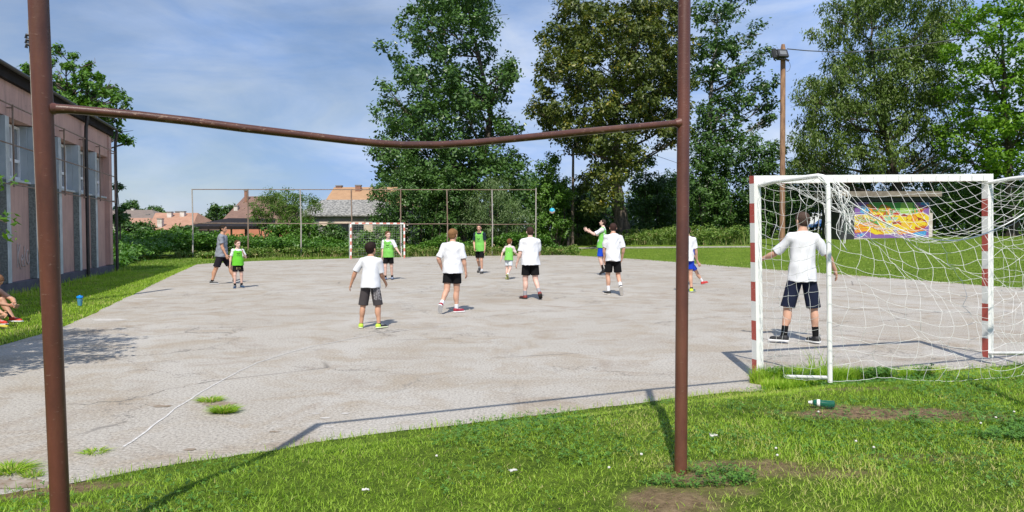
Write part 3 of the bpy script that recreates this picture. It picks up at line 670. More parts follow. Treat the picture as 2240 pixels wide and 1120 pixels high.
LM['dark'] = leaf_mat('leaf_dark', (0.028, 0.072, 0.014), (0.075, 0.150, 0.030), None, 0.18, 0.4)
LM['mid'] = leaf_mat('leaf_mid', (0.045, 0.115, 0.014), (0.115, 0.225, 0.032), None, 0.25, 0.42)
LM['willow'] = leaf_mat('leaf_willow', (0.065, 0.115, 0.035), (0.14, 0.205, 0.075), None, 0.25, 0.42)
LM['acacia'] = leaf_mat('leaf_acacia', (0.06, 0.12, 0.018), (0.125, 0.20, 0.032), None, 0.3, 0.45)
LM['vine'] = leaf_mat('leaf_vine', (0.042, 0.12, 0.012), (0.10, 0.215, 0.028), (0.18, 0.30, 0.05), 0.25, 0.4)
LM['weed'] = leaf_mat('leaf_weed', (0.07, 0.15, 0.018), (0.17, 0.25, 0.05), (0.42, 0.34, 0.17), 0.25, 0.6)
LM['blade'] = leaf_mat('grass_blade', (0.12, 0.235, 0.018), (0.37, 0.52, 0.055), (0.52, 0.45, 0.20), 0.42, 0.55)
LM['turf_far'] = leaf_mat('grass_far', (0.10, 0.18, 0.016), (0.19, 0.29, 0.035), (0.34, 0.33, 0.12), 0.3, 0.6)
LM['clover'] = leaf_mat('clover_leaf', (0.045, 0.13, 0.016), (0.12, 0.25, 0.035), None, 0.2, 0.5)
def base_at(u, D): p = P(u, 500, D); return (p[0], D, float(terr(p[0], D)))
T1 = [(960,10,55),(1015,-20,65),(905,60,26),(893,78,18),(1075,25,36),(1040,95,52),(965,115,52),(1112,168,20),(1125,150,14),(862,142,27),(848,200,22),(905,180,40),(970,200,60),(1040,200,48),(1090,185,32),(838,250,20),(880,255,42),(950,280,56),(1020,260,50),(1085,270,34),(1118,285,22),(862,305,36),(815,332,20),(880,345,46),(950,350,55),(1030,345,55),(1090,340,42),(1140,350,22),(832,378,26),(900,395,42),(980,400,55),(1060,400,50),(1115,388,34),(1020,-70,60),(970,-60,40)]
tree('poplar_tree', 'tallest dark green poplar standing behind the far ball-stop fence left of centre', base_at(1005, 58), T1, 58, [(1012,470),(1030,400),(1060,330),(1074,260),(1058,170),(1030,60),(1015,-60)], [0.42, 0.36, 0.3, 0.22, 0.12, 0.05], LM['poplar'], 0.27, 0.72, 26, seed=3, depth=0.7, inner=0.45)
T2 = [(1255,40,42),(1325,10,42),(1400,20,50),(1462,40,45),(1218,100,44),(1290,90,58),(1370,80,58),(1440,90,58),(1488,105,32),(1200,165,38),(1187,235,32),(1272,170,58),(1350,160,58),(1430,170,58),(1482,180,42),(1207,255,38),(1290,250,58),(1370,240,58),(1440,255,52),(1488,265,38),(1232,298,26),(1300,310,48),(1370,320,42),(1478,308,22),(1340,372,42),(1300,400,36),(1330,435,36),(1290,450,26),(1385,352,24),(1170,240,16),(1225,25,20)]
lb = GT(1362, 533)
tree('linden_tree', 'broad round linden with yellowing leaves and thick trunk beside the lawn path', tuple(lb), T2, lb[1], [(1360,490),(1352,440),(1348,380),(1352,300),(1345,200),(1350,90)], [0.66, 0.55, 0.45, 0.32, 0.18, 0.06], LM['linden'], 0.26, 0.66, 27, seed=5, depth=0.8, inner=0.5, droop=0.1)
T3 = [(1530,20,24),(1572,28,30),(1612,22,17),(1548,90,32),(1590,112,30),(1642,82,19),(1655,130,20),(1540,170,34),(1600,182,28),(1658,196,28),(1560,240,34),(1615,232,26),(1678,226,15),(1540,300,34),(1600,292,32),(1680,262,12),(1520,-30,25),(1630,150,16)]
tree('poplar_tree', 'slender airy poplar rising between the right rusty post and the floodlight pole', base_at(1545, 63), T3, 63, [(1545,450),(1550,380),(1552,300),(1556,200),(1565,100),(1570,10)], [0.36, 0.3, 0.24, 0.18, 0.1, 0.04], LM['poplar'], 0.27, 0.66, 25, seed=8, depth=0.8, bark='birch_bark', twigs=0.8)
T4 = [(1812,38,14),(1870,45,38),(1930,10,52),(2000,20,52),(2060,45,38),(1890,110,48),(1960,100,52),(2030,115,48),(1800,165,36),(1768,205,20),(1850,185,42),(1920,190,52),(2000,190,52),(2062,200,36),(1782,240,28),(1840,250,46),(1910,265,46),(1990,270,40),(2050,290,30),(1762,300,26),(1800,328,40),(1862,335,40),(2030,330,36),(1750,350,20),(1880,-30,40),(1960,-40,50),(1908,345,30)]
tree('birch_tree', 'large weeping birch with forked trunk above the graffiti hut', base_at(1962, 53), T4, 53, [(1963,450),(1957,385),(1950,340),(1925,250),(1910,150),(1905,40)], [0.40, 0.33, 0.26, 0.16, 0.1, 0.04], LM['birch'], 0.23, 0.60, 40, seed=11, depth=0.75, droop=0.75, twigs=0.75, aspect=0.42, inner=0.35)
T5 = [(2128,40,30),(2180,22,42),(2235,55,42),(2098,100,28),(2158,112,44),(2222,140,44),(2112,180,34),(2170,200,44),(2232,220,44),(2122,262,34),(2180,280,44),(2242,300,44),(2100,305,20),(2140,340,34),(2200,355,42),(2262,380,52),(2290,150,60),(2300,260,60)]
tree('maple_tree', 'bright light-green leafy maple at the right edge of the picture', base_at(2215, 46), T5, 46, [(2212,440),(2205,360),(2200,250),(2195,140),(2190,40)], [0.32, 0.26, 0.2, 0.12, 0.05], LM['maple'], 0.24, 0.62, 25, seed=13, depth=0.8, inner=0.4)
# tree behind the hall
T6 = [(95,160,16),(60,155,10),(110,200,24),(150,190,24),(162,125,9),(150,145,16),(185,160,18),(180,210,30),(215,180,22),(140,240,32),(200,240,30),(235,200,16),(255,215,13),(225,245,20),(235,285,18),(262,302,9),(215,270,16),(110,250,26),(250,240,12)]
tree('poplar_tree', 'tree with rounded light leaf clusters rising behind the hall roof', (P(150,300,36)[0], 36, 0), T6, 36, [(165,420),(170,330),(165,240),(160,150)], [0.3, 0.25, 0.16, 0.05], LM['mid'], 0.20, 0.40, 20, seed=17, depth=0.5, twigs=0.9, inner=0.2, crad=.75)
tree('shrub', 'small leafy sapling behind the far corner of the hall', (P(262,450,40)[0], 40, 0), [(258,410,7),(262,455,9),(268,470,10),(256,480,12)], 40, [(262,470),(256,410)], [0.05, 0.03, 0.01], LM['dark'], 0.16, 0.2, 16, seed=18, cat='shrub')
# tree off the left edge: only its branch tips and its shadow enter the picture
tb = (-7.2, 6.4, 0)
root = empty('plum_tree', tb); tag(root, 'fruit tree leaning in from the left edge, pale leaf tips against the hall', 'tree')
r = np.random.default_rng(31); mb = MB(); mb.tube([(0, 0, -0.1), (0.05, 0.1, 1.2), (0, 0.1, 2.4), (0.1, 0.2, 4.4)], [0.15, 0.12, 0.1, 0.03], 9); cc = []
ends = []
for i in range(85):
    z0 = r.uniform(1.5, 3.6); a = r.uniform(-1.3, 1.9); ln = r.uniform(0.9, 2.5)
    e = np.array([math.cos(a) * ln * 0.85, math.sin(a) * ln * 0.9 + 0.2, z0 + r.uniform(-0.2, 1.1)])
    if (tb[0] + e[0]) / (tb[1] + e[1]) > -0.735: continue
    ends.append((np.array([0.03, 0.1, z0]), e))
ends += [(np.array([0.03, 0.1, 2.0]), P(16, 488, 7.3) - tb), (np.array([0.03, 0.1, 2.2]), P(2, 412, 7.3) - tb), (np.array([0.03, 0.1, 1.8]), P(-6, 505, 7.4) - tb)]
for s0, e in ends:
    mid_ = (s0 + e) / 2 + [0, 0, 0.25]; pts = [s0, (s0 + mid_) / 2 + [0, 0, 0.06], mid_, (mid_ + e) / 2 + [0, 0, 0.05], e]; mb.tube(pts, [0.03, 0.024, 0.018, 0.01, 0.004], 5)
    for q in np.linspace(0.5, 1.0, 6): cc.append(s0 * (1 - q) ** 2 + 2 * mid_ * q * (1 - q) + e * q * q + r.normal(size=3) * 0.04)
cc = np.array(cc); leaf_mesh('crown', cc, 0.17, 14, 0.085, LM['maple'], root, seed=4, aspect=0.5, squash=0.5); mb.build('trunk', M['bark'], root, True, 60)
# bushes and thickets
BU = [
 ('dark hedge-like thicket at the foot of the slender poplar, left of the floodlight pole', [(1530,400,55),(1600,365,45),(1560,330,35),(1545,460,50),(1600,450,50),(1560,500,35),(1620,500,30),(1530,340,30)], 59, 'dark', .22, .62),
 ('dark leafy thicket directly behind the floodlight pole', [(1660,345,40),(1690,395,42),(1650,410,45),(1665,460,48),(1700,480,38),(1655,500,30),(1635,310,24),(1690,330,25)], 57, 'dark', .22, .6),
 ('dense bush between the floodlight pole and the weeping birch', [(1742,400,34),(1785,415,42),(1830,405,38),(1742,460,26),(1732,490,22),(1745,370,24),(1810,380,30)], 62, 'dark', .2, .58),
 ('dark bush under the birch directly behind the graffiti hut', [(1880,395,34),(1945,398,36),(2010,395,36),(2068,400,36),(1910,370,22),(2040,370,30),(1980,420,30),(2080,440,30)], 56, 'dark', .2, .58),
 ('leafy bush to the right of the graffiti hut behind the goal net', [(2085,455,32),(2120,430,36),(2150,470,38),(2100,500,26),(2080,490,24),(2140,400,34),(2160,510,24)], 49, 'mid', .17, .5),
 ('bush at the right edge under the bright maple, seen through the net', [(2200,430,44),(2250,450,50),(2190,480,38),(2240,500,38),(2180,395,30),(2290,420,50)], 47, 'mid', .17, .5),
 ('bright green bush between the far fence end and the wooden pole', [(1195,372,26),(1185,420,32),(1222,400,26),(1215,450,34),(1190,480,32),(1230,490,30),(1175,510,24),(1208,345,16),(1235,420,20)], 60, 'mid', .2, .5),
 ('bush behind the linden trunk, left of it', [(1262,430,26),(1285,470,32),(1262,490,28),(1315,485,30),(1300,505,22),(1250,455,20)], 63, 'dark', .2, .5),
 ('tall dark bush right of the linden trunk with sunlit tips', [(1410,355,17),(1400,400,26),(1430,400,30),(1400,450,30),(1440,450,34),(1405,495,28),(1450,490,28)], 66, 'dark', .22, .55),
 ('bush seen just left of the right rusty post beyond the lawn', [(1462,402,26),(1490,400,26),(1475,445,32),(1500,480,30),(1470,490,26),(1505,430,26)], 69, 'mid', .2, .52),
 ('big round dark elder bush behind the far fence left of the tall poplar', [(868,420,48),(925,400,48),(848,465,38),(908,462,50),(968,440,50),(995,490,38),(935,505,34),(870,505,28),(820,430,16),(900,370,24),(985,400,34)], 53, 'dark', .17, .5),
 ('pale willow-like bush behind the right half of the far fence', [(1050,438,34),(1092,418,30),(1122,458,32),(1060,485,34),(1112,498,30),(1150,480,24),(1075,400,20),(1030,470,26)], 52.5, 'willow', .17, .45),
 ('feathery yellow-green bush rising above the shelter and hedge on the left', [(578,450,26),(612,440,28),(655,440,24),(690,437,10),(572,478,24),(620,475,30),(665,470,26),(600,425,10),(640,422,10),(560,465,14),(690,455,14)], 54, 'acacia', .16, .42),
]
for i, (lb_, disc, D, mk, lf, sp_) in enumerate(BU):
    bush(lb_, disc, D, LM[mk], lf, sp_, 24, seed=40 + i, group='bushes behind the playing court', droop=0.5 if mk == 'willow' else 0.0, aspect=0.35 if mk in ('willow', 'acacia') else 0.62)
BL = [('dark shrub beside the hall corner below the far roofs', [(268,498,20),(292,505,22),(275,520,20),(262,480,10)], 47, 'dark'),
 ('dark shrub below the grey-brown roof on the left horizon', [(318,500,18),(340,512,20),(325,525,20)], 47, 'dark'),
 ('green shrub in front of the orange-roofed house with white chimneys', [(368,512,17),(388,518,18),(372,530,16)], 46, 'mid'),
 ('shrub left of the first far fence post', [(402,503,13),(415,520,20),(400,530,16),(428,528,14)], 45, 'dark'),
 ('shrub under the black shelter roof left of its posts', [(452,528,16),(470,520,14),(445,540,12)], 47, 'mid'),
 ('hedge bush behind the man, under the open shelter', [(500,532,16),(530,534,16),(558,530,15)], 47, 'mid'),
 ('round hedge bush at the right end of the black shelter', [(598,510,18),(622,512,22),(600,532,20),(640,530,22),(612,498,10)], 49, 'mid'),
 ('hedge bush below the left corner of the grey slate roof', [(655,500,18),(682,500,17),(665,522,22),(700,520,22)], 49, 'mid'),
 ('hedge bush left of the far goal under the slate roof', [(722,500,12),(738,515,20),(712,530,20),(752,528,18)], 49, 'dark'),
 ('green bush seen through the net of the far goal', [(790,520,17),(812,528,18),(840,515,20),(862,525,20),(785,540,14),(835,540,18)], 49.5, 'mid')]
for i, (lb_, disc, D, mk) in enumerate(BL):
    bush(lb_, disc, D, LM[mk], .17, .36, 22, seed=70 + i, group='hedge shrubs behind the far fence', stems=False)
for lb_, disc, D, sd_ in [('small far tree above the grey-brown roof on the left horizon', [(272,455,10),(286,450,12),(298,456,8)], 125, 91), ('dark far tree just left of the orange-roofed house', [(322,462,9),(340,459,11),(356,463,10)], 120, 92), ('twin-topped far tree between the orange house and the brown gable', [(458,478,14),(475,462,11),(502,458,13),(488,478,16),(440,484,10)], 88, 93)]:
    bush(lb_, disc, D, LM['dark'], .32, .65, 34, seed=sd_, name='far_tree', cat='tree', group='far trees on the horizon')
# vine carpet between hall corner and shelter, weeds along the fence
def bed(name, label, poly, hfun, n, leaf, mt, seed, rad=0.22, n_per=12, kind='stuff', cat='ground cover'):
    r = np.random.default_rng(seed); poly = np.array(poly); lo, hi = poly.min(0), poly.max(0); C = []
    x = r.uniform(lo[0], hi[0], n * 3); y = r.uniform(lo[1], hi[1], n * 3); ok = inpoly(x, y, poly); x = x[ok][:n]; y = y[ok][:n]
    z = terr(x, y) + hfun(x, y) * (0.35 + 0.65 * r.random(len(x)) ** 0.5)
    o = leaf_mesh(name, np.stack([x, y, z], 1), rad, n_per, leaf, mt, None, seed=seed, squash=0.6, up=0.7); tag(o, label, cat, None, kind); return o
pv = [G(252, 588)[:2], G(300, 574)[:2], G(380, 566)[:2], (-17, 43.8), (-10.5, 45.8), (-10.5, 50), (-30, 50), (-27, 33)]
bed('vine_cover', 'low green vine thicket between the hall corner and the far fence', pv, lambda x, y: 0.2 + 0.95 * np.clip(((y - 33) + (-(x + 14)) * 0.4) / 13, 0, 1) * (0.2 + 1.6 * fbm(x, y, 0.5, 4)), 5200, 0.15, LM['vine'], 5, 0.3, 14)
bed('vine_cover', 'leafy green growth behind the far goal and its fence', [(-10.5, 46.4), (-2, 49.2), (3.5, 51), (3.5, 53), (-10.5, 52)], lambda x, y: 0.1 + 2.4 * np.clip(fbm(x, y, 0.45, 9) - .25, 0, 1), 2600, 0.14, LM['vine'], 6, 0.28, 14)
def blades(name, label, poly, n, hmin, hmax, wid, mt, seed, dens=None, lean=0.5, cat='grass', dryf=0.035, hf=None, bend=0.6, zoff=0.0):
    r = np.random.default_rng(seed); poly = np.array(poly); lo, hi = poly.min(0), poly.max(0)
    x = r.uniform(lo[0], hi[0], n); y = r.uniform(lo[1], hi[1], n); ok = inpoly(x, y, poly)
    if dens is not None: ok &= r.random(n) < dens(x, y)
    x, y = x[ok], y[ok]; m_ = len(x); z = terr(x, y) - 0.01 + zoff; h_ = r.uniform(hmin, hmax, m_) * (hf(x, y) if hf else 1)
    a = r.uniform(0, 6.283, m_); d = np.stack([np.cos(a), np.sin(a)], 1) * (lean * r.random(m_) * h_)[:, None]; wa = a + 1.57 + r.normal(size=m_) * 0.5
    w_ = wid * r.uniform(0.6, 1.3, m_); wx, wy = np.cos(wa) * w_ / 2, np.sin(wa) * w_ / 2; b0 = np.stack([x, y, z], 1); wv_ = np.stack([wx, wy, 0 * wx], 1)
    mid_ = b0 + np.stack([d[:, 0] * 0.35, d[:, 1] * 0.35, h_ * 0.6], 1); tip = b0 + np.stack([d[:, 0], d[:, 1], h_ * (1 - 0.25 * r.random(m_) * bend)], 1)
    V = np.stack([b0 - wv_, b0 + wv_, mid_ + wv_ * 0.8, mid_ - wv_ * 0.8, tip + wv_ * 0.12, tip - wv_ * 0.12], 1).reshape(-1, 3); k = np.arange(m_)[:, None] * 6
    Q = np.concatenate([k + [0, 1, 2, 3], k + [3, 2, 4, 5]], 1).reshape(-1, 4)
    cl_ = 0.5 * fbm(x, y, 0.9, 77) + 0.5 * fbm(x, y, 2.6, 78); ti = np.clip(0.5 * r.random(m_) + 1.35 * (cl_ - 0.27), 0, 0.93); dry = r.random(m_) < dryf * np.clip(6 * (fbm(x, y, 1.7, 91) - .38), .2, 4); ti[dry] = 1.0
    o = np_mesh(name, V, Q, mt, None, True, fattr=np.repeat(ti, 2)); tag(o, label, cat, None, 'stuff'); return o
# far wood closing the view behind the separate trees
r = np.random.default_rng(88); C = []
for i in range(2600):
    u = r.uniform(800, 2450); D_ = r.uniform(74, 92); top = 1.5 + (509 - (425 + 25 * math.sin(u * .02) + 18 * math.sin(u * .047 + 1))) / F_PX * D_; X = (u - 1120) / F_PX * D_; lo_ = 1.5 + 44 / F_PX * D_ if 1750 < u < 1850 else -9
    C.append((X, D_, float(terr(X, D_)) + (top - float(terr(X, D_))) * r.random() ** .6))
    if C[-1][2] < lo_: C.pop()
o = leaf_mesh('distant_wood', C, 1.0, 22, .42, LM['dark'], None, seed=89, up=.4); tag(o, 'dark continuous wood closing the view behind the nearer trees', 'wood', None, 'stuff')
# ------------------------------------------------------------------ hall on the left
M['pink'] = mat('pink_render', (0.54, 0.335, 0.275), (0.43, 0.27, 0.23), 0.92, 1.2, 7, 0.35, 0.7, 0.35, 20)
m_ = M['pink']; t = m_.node_tree; b = t.nodes['Principled BSDF']; src = b.inputs['Base Color'].links[0].from_socket
st_ = noise(t, coord(t, (2.2, 2.2, 0.22)), 3.0, 6, 0.7, 0.3); bl_ = noise(t, coord(t, (1, 1, 1)), 5.0, 6, 0.75)
c = mixc(t, ramp(t, st_, [(0.50, (0, 0, 0)), (0.70, (0.55, 0.55, 0.55))]), src, (0.26, 0.17, 0.15)); c = mixc(t, ramp(t, bl_, [(0.60, (0, 0, 0)), (0.68, (0.5, 0.5, 0.5))]), c, (0.20, 0.14, 0.125)); L(t, c, b.inputs['Base Color'])
M['grey_render'] = mat('grey_render', (0.48, 0.52, 0.54), (0.38, 0.42, 0.44), 0.9, 2, 6, bmp=0.2)
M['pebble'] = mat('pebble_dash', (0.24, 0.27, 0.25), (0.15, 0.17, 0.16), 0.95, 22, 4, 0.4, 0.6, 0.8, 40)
M['plinth'] = mat('plinth', (0.11, 0.105, 0.13), (0.075, 0.07, 0.09), 0.9, 3, 5)
M['pilaster'] = mat('pilaster', (0.55, 0.57, 0.56), (0.40, 0.42, 0.41), 0.9, 3, 6)
M['fascia'] = mat('fascia', (0.012, 0.010, 0.010), (0.022, 0.017, 0.016), 0.85, 3, 4); M['fascia'].node_tree.nodes['Principled BSDF'].inputs['Specular IOR Level'].default_value = 0.2
M['upvc'] = mat('window_frame', (0.80, 0.80, 0.80), (0.70, 0.70, 0.70), 0.4, 4, 4, bmp=0)
m, t, b = nodes('glass_blinds'); vec = coord(t); b.inputs['Base Color'].default_value = (0.12, 0.13, 0.14, 1); b.inputs['Roughness'].default_value = 0.08
wv = N(t, 'ShaderNodeTexWave', bands_direction='Z'); wv.inputs['Scale'].default_value = 9; L(t, vec, wv.inputs[0]); L(t, ramp(t, wv.outputs[0], [(0.3, (0.20, 0.21, 0.22)), (0.7, (0.13, 0.135, 0.14))]), b.inputs['Base Color']); M['blind_glass'] = m
m, t, b = nodes('dark_glass'); b.inputs['Base Color'].default_value = (0.02, 0.025, 0.03, 1); b.inputs['Roughness'].default_value = 0.06; M['glass'] = m
W0 = np.array([-11.94, 17.2]); W1 = np.array([-15.2, 28.1]); WD = (W1 - W0) / np.linalg.norm(W1 - W0); WN = np.array([WD[1], -WD[0]])
hall = empty('sports_hall', (W1[0], W1[1], 0), math.atan2(WD[1], WD[0])); tag(hall, 'pink rendered sports hall with recessed windows and dark fascia on the left', 'building')
LEN = np.linalg.norm(W1 - W0)   # local x: 0 at far corner, negative towards the camera; local -y = outwards to the court
def s_at(u):
    k = (u - 1120) / F_PX; return (W0[0] - W0[1] * k) / (WD[1] * k - WD[0]) - LEN
TOP = 5.16; BACK = 14.0
def hb(mb, x0, x1, y0, y1, z0, z1, **k): return mb.box(((x0 + x1) / 2, (y0 + y1) / 2, (z0 + z1) / 2), (x1 - x0, y1 - y0, z1 - z0), **k)
xs0 = -LEN - 9.0
mb = MB(); hb(mb, xs0, 0, 0.46, BACK, 0, TOP); hb(mb, xs0, -0.003, 0.05, 0.457, 4.32, TOP - 0.003); hb(mb, xs0, -0.02, 0.17, 0.457, 0.0, 2.78)
hb(mb, -0.42, -0.001, 0.003, 0.458, 0.30, 5.1)
mb.build('wall', M['pink'], hall)
mb = MB(); hb(mb, xs0, 0.02, -0.03, 0.168, -0.1, 0.27); mb.build('plinth', M['plinth'], hall)
pil = [s_at(21), s_at(87), s_at(131), s_at(178.5), s_at(213)]; step = (pil[4] - pil[0]) / 4; pil = [pil[4] - step * i for i in range(0, 9)]
for i, s in enumerate(pil):
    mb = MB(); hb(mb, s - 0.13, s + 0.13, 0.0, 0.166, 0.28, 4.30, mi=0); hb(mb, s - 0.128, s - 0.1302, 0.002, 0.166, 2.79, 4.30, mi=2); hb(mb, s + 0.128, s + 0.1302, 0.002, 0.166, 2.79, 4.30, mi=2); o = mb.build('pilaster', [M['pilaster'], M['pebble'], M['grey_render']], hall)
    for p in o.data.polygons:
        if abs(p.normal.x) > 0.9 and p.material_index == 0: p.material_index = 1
edges = [-0.42] + pil
for i in range(len(edges) - 1):
    xr, xl = edges[i] - (0.13 if i else 0), edges[i + 1] + 0.13
    for xa, xb in ((xr - 0.05, xr + 0.003), (xl - 0.003, xl + 0.05)):
        mb = MB(); hb(mb, xa, xb, 0.172, 0.455, 2.84, 4.30); mb.build('window_reveal', M['grey_render'] if i else M['pink'], hall)
    x0, x1 = xl + 0.06, xr - 0.06; z0, z1 = 2.88, 4.26; f = MB(); yb = 0.38
    for a, b_, c_, d in [(x0, x1, z0, z0 + .07), (x0, x1, z1 - .07, z1), (x0, x1, z0 + .44, z0 + .52)]: hb(f, a, b_, yb - .05, yb + .02, c_, d)
    for q in np.linspace(x0, x1, 4): hb(f, max(x0, q - .05), min(x1, q + .05), yb - .058, yb + .018, z0 + 0.002, z1 - 0.002)
    fo = f.build('window', M['upvc'], hall); pn = MB(); hb(pn, x0 + .02, x1 - .02, yb - .01, yb, z0 + .03, z1 - .03); pn.build('pane', M['blind_glass'], fo)
    sl = MB(); hb(sl, xl - 0.0, xr + 0.0, 0.10, 0.33, 2.781, 2.84); sl.build('window_sill', M['pilaster'], fo)
mb = MB(); hb(mb, xs0, 0.10, -0.12, BACK + .2, TOP + 0.24, TOP + 0.30); 
V = np.array([[xs0, -0.12, TOP + 0.302], [0.1, -0.12, TOP + 0.302], [0.1, BACK + .2, TOP + 0.302], [xs0, BACK + .2, TOP + 0.302], [xs0, BACK / 2, TOP + 0.8], [-4, BACK / 2, TOP + 0.8]])
mb.add(V, [(0, 1, 5, 4), (1, 2, 5), (2, 3, 4, 5), (0, 4, 3)]); mb.build('roof', M['fascia'], hall)
mb = MB(); mb.tube([(xs0, -0.17, TOP + 0.27), (0.12, -0.17, TOP + 0.25)], 0.05, 8); mb.build('gutter', M['black_metal'], hall)
mb = MB(); hb(mb, xs0, 0.05, -0.06, 0.455, TOP + 0.002, TOP + 0.238); mb.build('fascia', M['fascia'], hall)
for s in (s_at(184), 0.10):
    mb = MB(); mb.tube([(s, -0.17, TOP + 0.22), (s, -0.16, TOP + 0.05), (s, -0.12, TOP - 0.2), (s, -0.11, TOP - 0.5), (s, -0.11, 0.05)], 0.055, 10); mb.build('downpipe', M['black_metal'], hall, True, 50)
mb = MB()
for z in (4.56, 3.62, 2.66): mb.tube([(xs0, -0.10, z), (-0.05, -0.10, z)], 0.018, 6)
for s in [-0.1] + [p_ + 0.02 for p_ in pil]: mb.tube([(s, -0.115, 2.6), (s, -0.115, 4.575)], 0.022, 6); mb.box((s, -0.05, 4.5), (0.03, 0.12, 0.03)); mb.box((s, -0.05, 2.7), (0.03, 0.12, 0.03))
mb.build('guard_frame', M['rust_far'], hall)
# scrawled tag on the hall wall
M['scrawl'] = mat('scrawl_paint', (0.50, 0.42, 0.38), (0.42, 0.34, 0.31), 0.9, 20, 3, bmp=0)
mb = MB(); sx = s_at(50) ; 
def stroke(mb, pts, sc, ox, oz, y=0.158, r=0.014): 
    pts = np.array([(ox + p[0] * sc, y, oz + p[1] * sc) for p in pts]); tt = np.linspace(0, len(pts) - 1, len(pts) * 4)
    mb.tube(np.stack([np.interp(tt, range(len(pts)), pts[:, i]) for i in range(3)], 1), r, 4)
for st in [[(0,0),(0.05,1.2)], [(0.4,1.1),(0.05,0.55),(0.45,-0.1)], [(0.55,.3),(.8,.4),(.72,.6),(.55,.4),(.6,.05),(.85,.05)], [(1.0,1.0),(.98,0.05),(1.12,.0)], [(1.5,.1),(1.3,.2),(1.25,.55),(1.45,.85),(1.7,.6),(1.65,.2),(1.45,.08)]]: stroke(mb, st, .52, s_at(53), .62)
mb.build('scrawled_tag', M['scrawl'], hall); mb = MB()
for st in [[(.3,0),(.1,.3),(.35,.6),(.5,.3),(.3,0)], [(.45,.4),(.6,1.2),(.45,1.9),(.3,1.5),(.55,1.3)], [(-.2,-.6),(0,-.3),(-.15,-.1),(.1,0)], [(.0,-.7),(.2,-.5),(.05,-.4),(.25,-.2)]]: stroke(mb, st, .45, s_at(33), .95)
mb.build('scrawled_tag', M['scrawl'], hall); mb = MB()
for st in [[(0,0),(.2,.3),(.1,.6),(.3,.7),(.35,.4)], [(.1,-.4),(.2,-.2)]]: stroke(mb, st, .5, s_at(3), .7)
mb.build('scrawled_tag', M['scrawl'], hall)
# leaning concrete pole by the hall (mostly behind the left rusty post)
mb = MB(); a, b_ = P(71, 45, 15.0), P(99, 640, 15.0); dd = nrm(b_ - a); mb.tube([a, (a + b_) / 2, b_ + dd * 0.35], [0.085, 0.09, 0.10], 10)
pr = empty('concrete_pole', (b_[0], b_[1], 0)); tag(pr, 'pale leaning concrete pole hidden behind the left rusty post', 'pole')
o = mb.build('shaft', M['concrete'], None, True, 60); o.data.transform(Matrix.Translation(-pr.location)); o.parent = pr
mb = MB(); q = P(66, 90, 14.9); 
for dz in (0.10, 0.0, -0.09): mb.tube([q + [0.05, 0, dz], q + [-0.05, -0.03, dz + 0.02], q + [-0.07, -0.02, dz - 0.05]], 0.03, 6)
mb.box(q + [0.03, 0, -0.03], (0.10, 0.07, 0.16)); o = mb.build('cable_clamp', M['black_plastic'], None); o.data.transform(Matrix.Translation(-pr.location)); o.parent = pr
# ------------------------------------------------------------------ distant houses
def tile_mat(name, c1, c2, sc=3.0, rough=0.9):
    m, t, b = nodes(name); vec = coord(t); wv = N(t, 'ShaderNodeTexWave', bands_direction='Z'); wv.inputs['Scale'].default_value = sc; wv.inputs['Distortion'].default_value = 0.6; wv.inputs['Detail'].default_value = 3; L(t, vec, wv.inputs[0])
    n = noise(t, vec, 1.6, 7, 0.7); c = ramp(t, n, [(0.35, c1), (0.65, c2)]); n2 = noise(t, vec, 7, 4, 0.7)
    c = mixc(t, ramp(t, wv.outputs[0], [(0.05, (0.55, 0.55, 0.55)), (0.3, (0, 0, 0))]), c, tuple(x * 0.4 for x in c1)); c = mixc(t, ramp(t, n2, [(0.55, (0, 0, 0)), (0.7, (0.6, 0.6, 0.6))]), c, tuple(x * 0.55 for x in c2))
    L(t, c, b.inputs['Base Color']); b.inputs['Roughness'].default_value = rough; bump(t, b, wv.outputs[0], 0.5, 0.05); return m
M['tile_orange'] = tile_mat('tile_orange', (0.46, 0.26, 0.175), (0.36, 0.19, 0.125)); M['tile_tan'] = tile_mat('tile_tan', (0.46, 0.28, 0.155), (0.37, 0.22, 0.12), 2.2)
M['tile_brown'] = tile_mat('tile_brown', (0.24, 0.145, 0.11), (0.17, 0.10, 0.08)); M['tile_grey'] = tile_mat('tile_grey', (0.23, 0.18, 0.15), (0.17, 0.14, 0.12))
M['slate'] = mat('slate', (0.36, 0.35, 0.33), (0.13, 0.13, 0.125), 0.9, 5.0, 8, 0.42, 0.58, 0.9, 9, stretch=(1, 1, 2.0), bd=0.08)
M['wall_pale'] = mat('wall_pale', (0.55, 0.50, 0.46), (0.42, 0.38, 0.35), 0.9, 1.0, 5); M['wall_grey'] = mat('wall_grey', (0.24, 0.23, 0.22), (0.17, 0.165, 0.16), 0.9, 1.0, 5)
M['wall_orange'] = mat('wall_orange', (0.55, 0.22, 0.13), (0.45, 0.17, 0.10), 0.9, 1.0, 5); M['chim'] = mat('chimney', (0.62, 0.58, 0.54), (0.42, 0.36, 0.32), 0.9, 3.0, 5)
M['brick'] = mat('chimney_brick', (0.30, 0.15, 0.10), (0.20, 0.11, 0.08), 0.9, 8.0, 5)
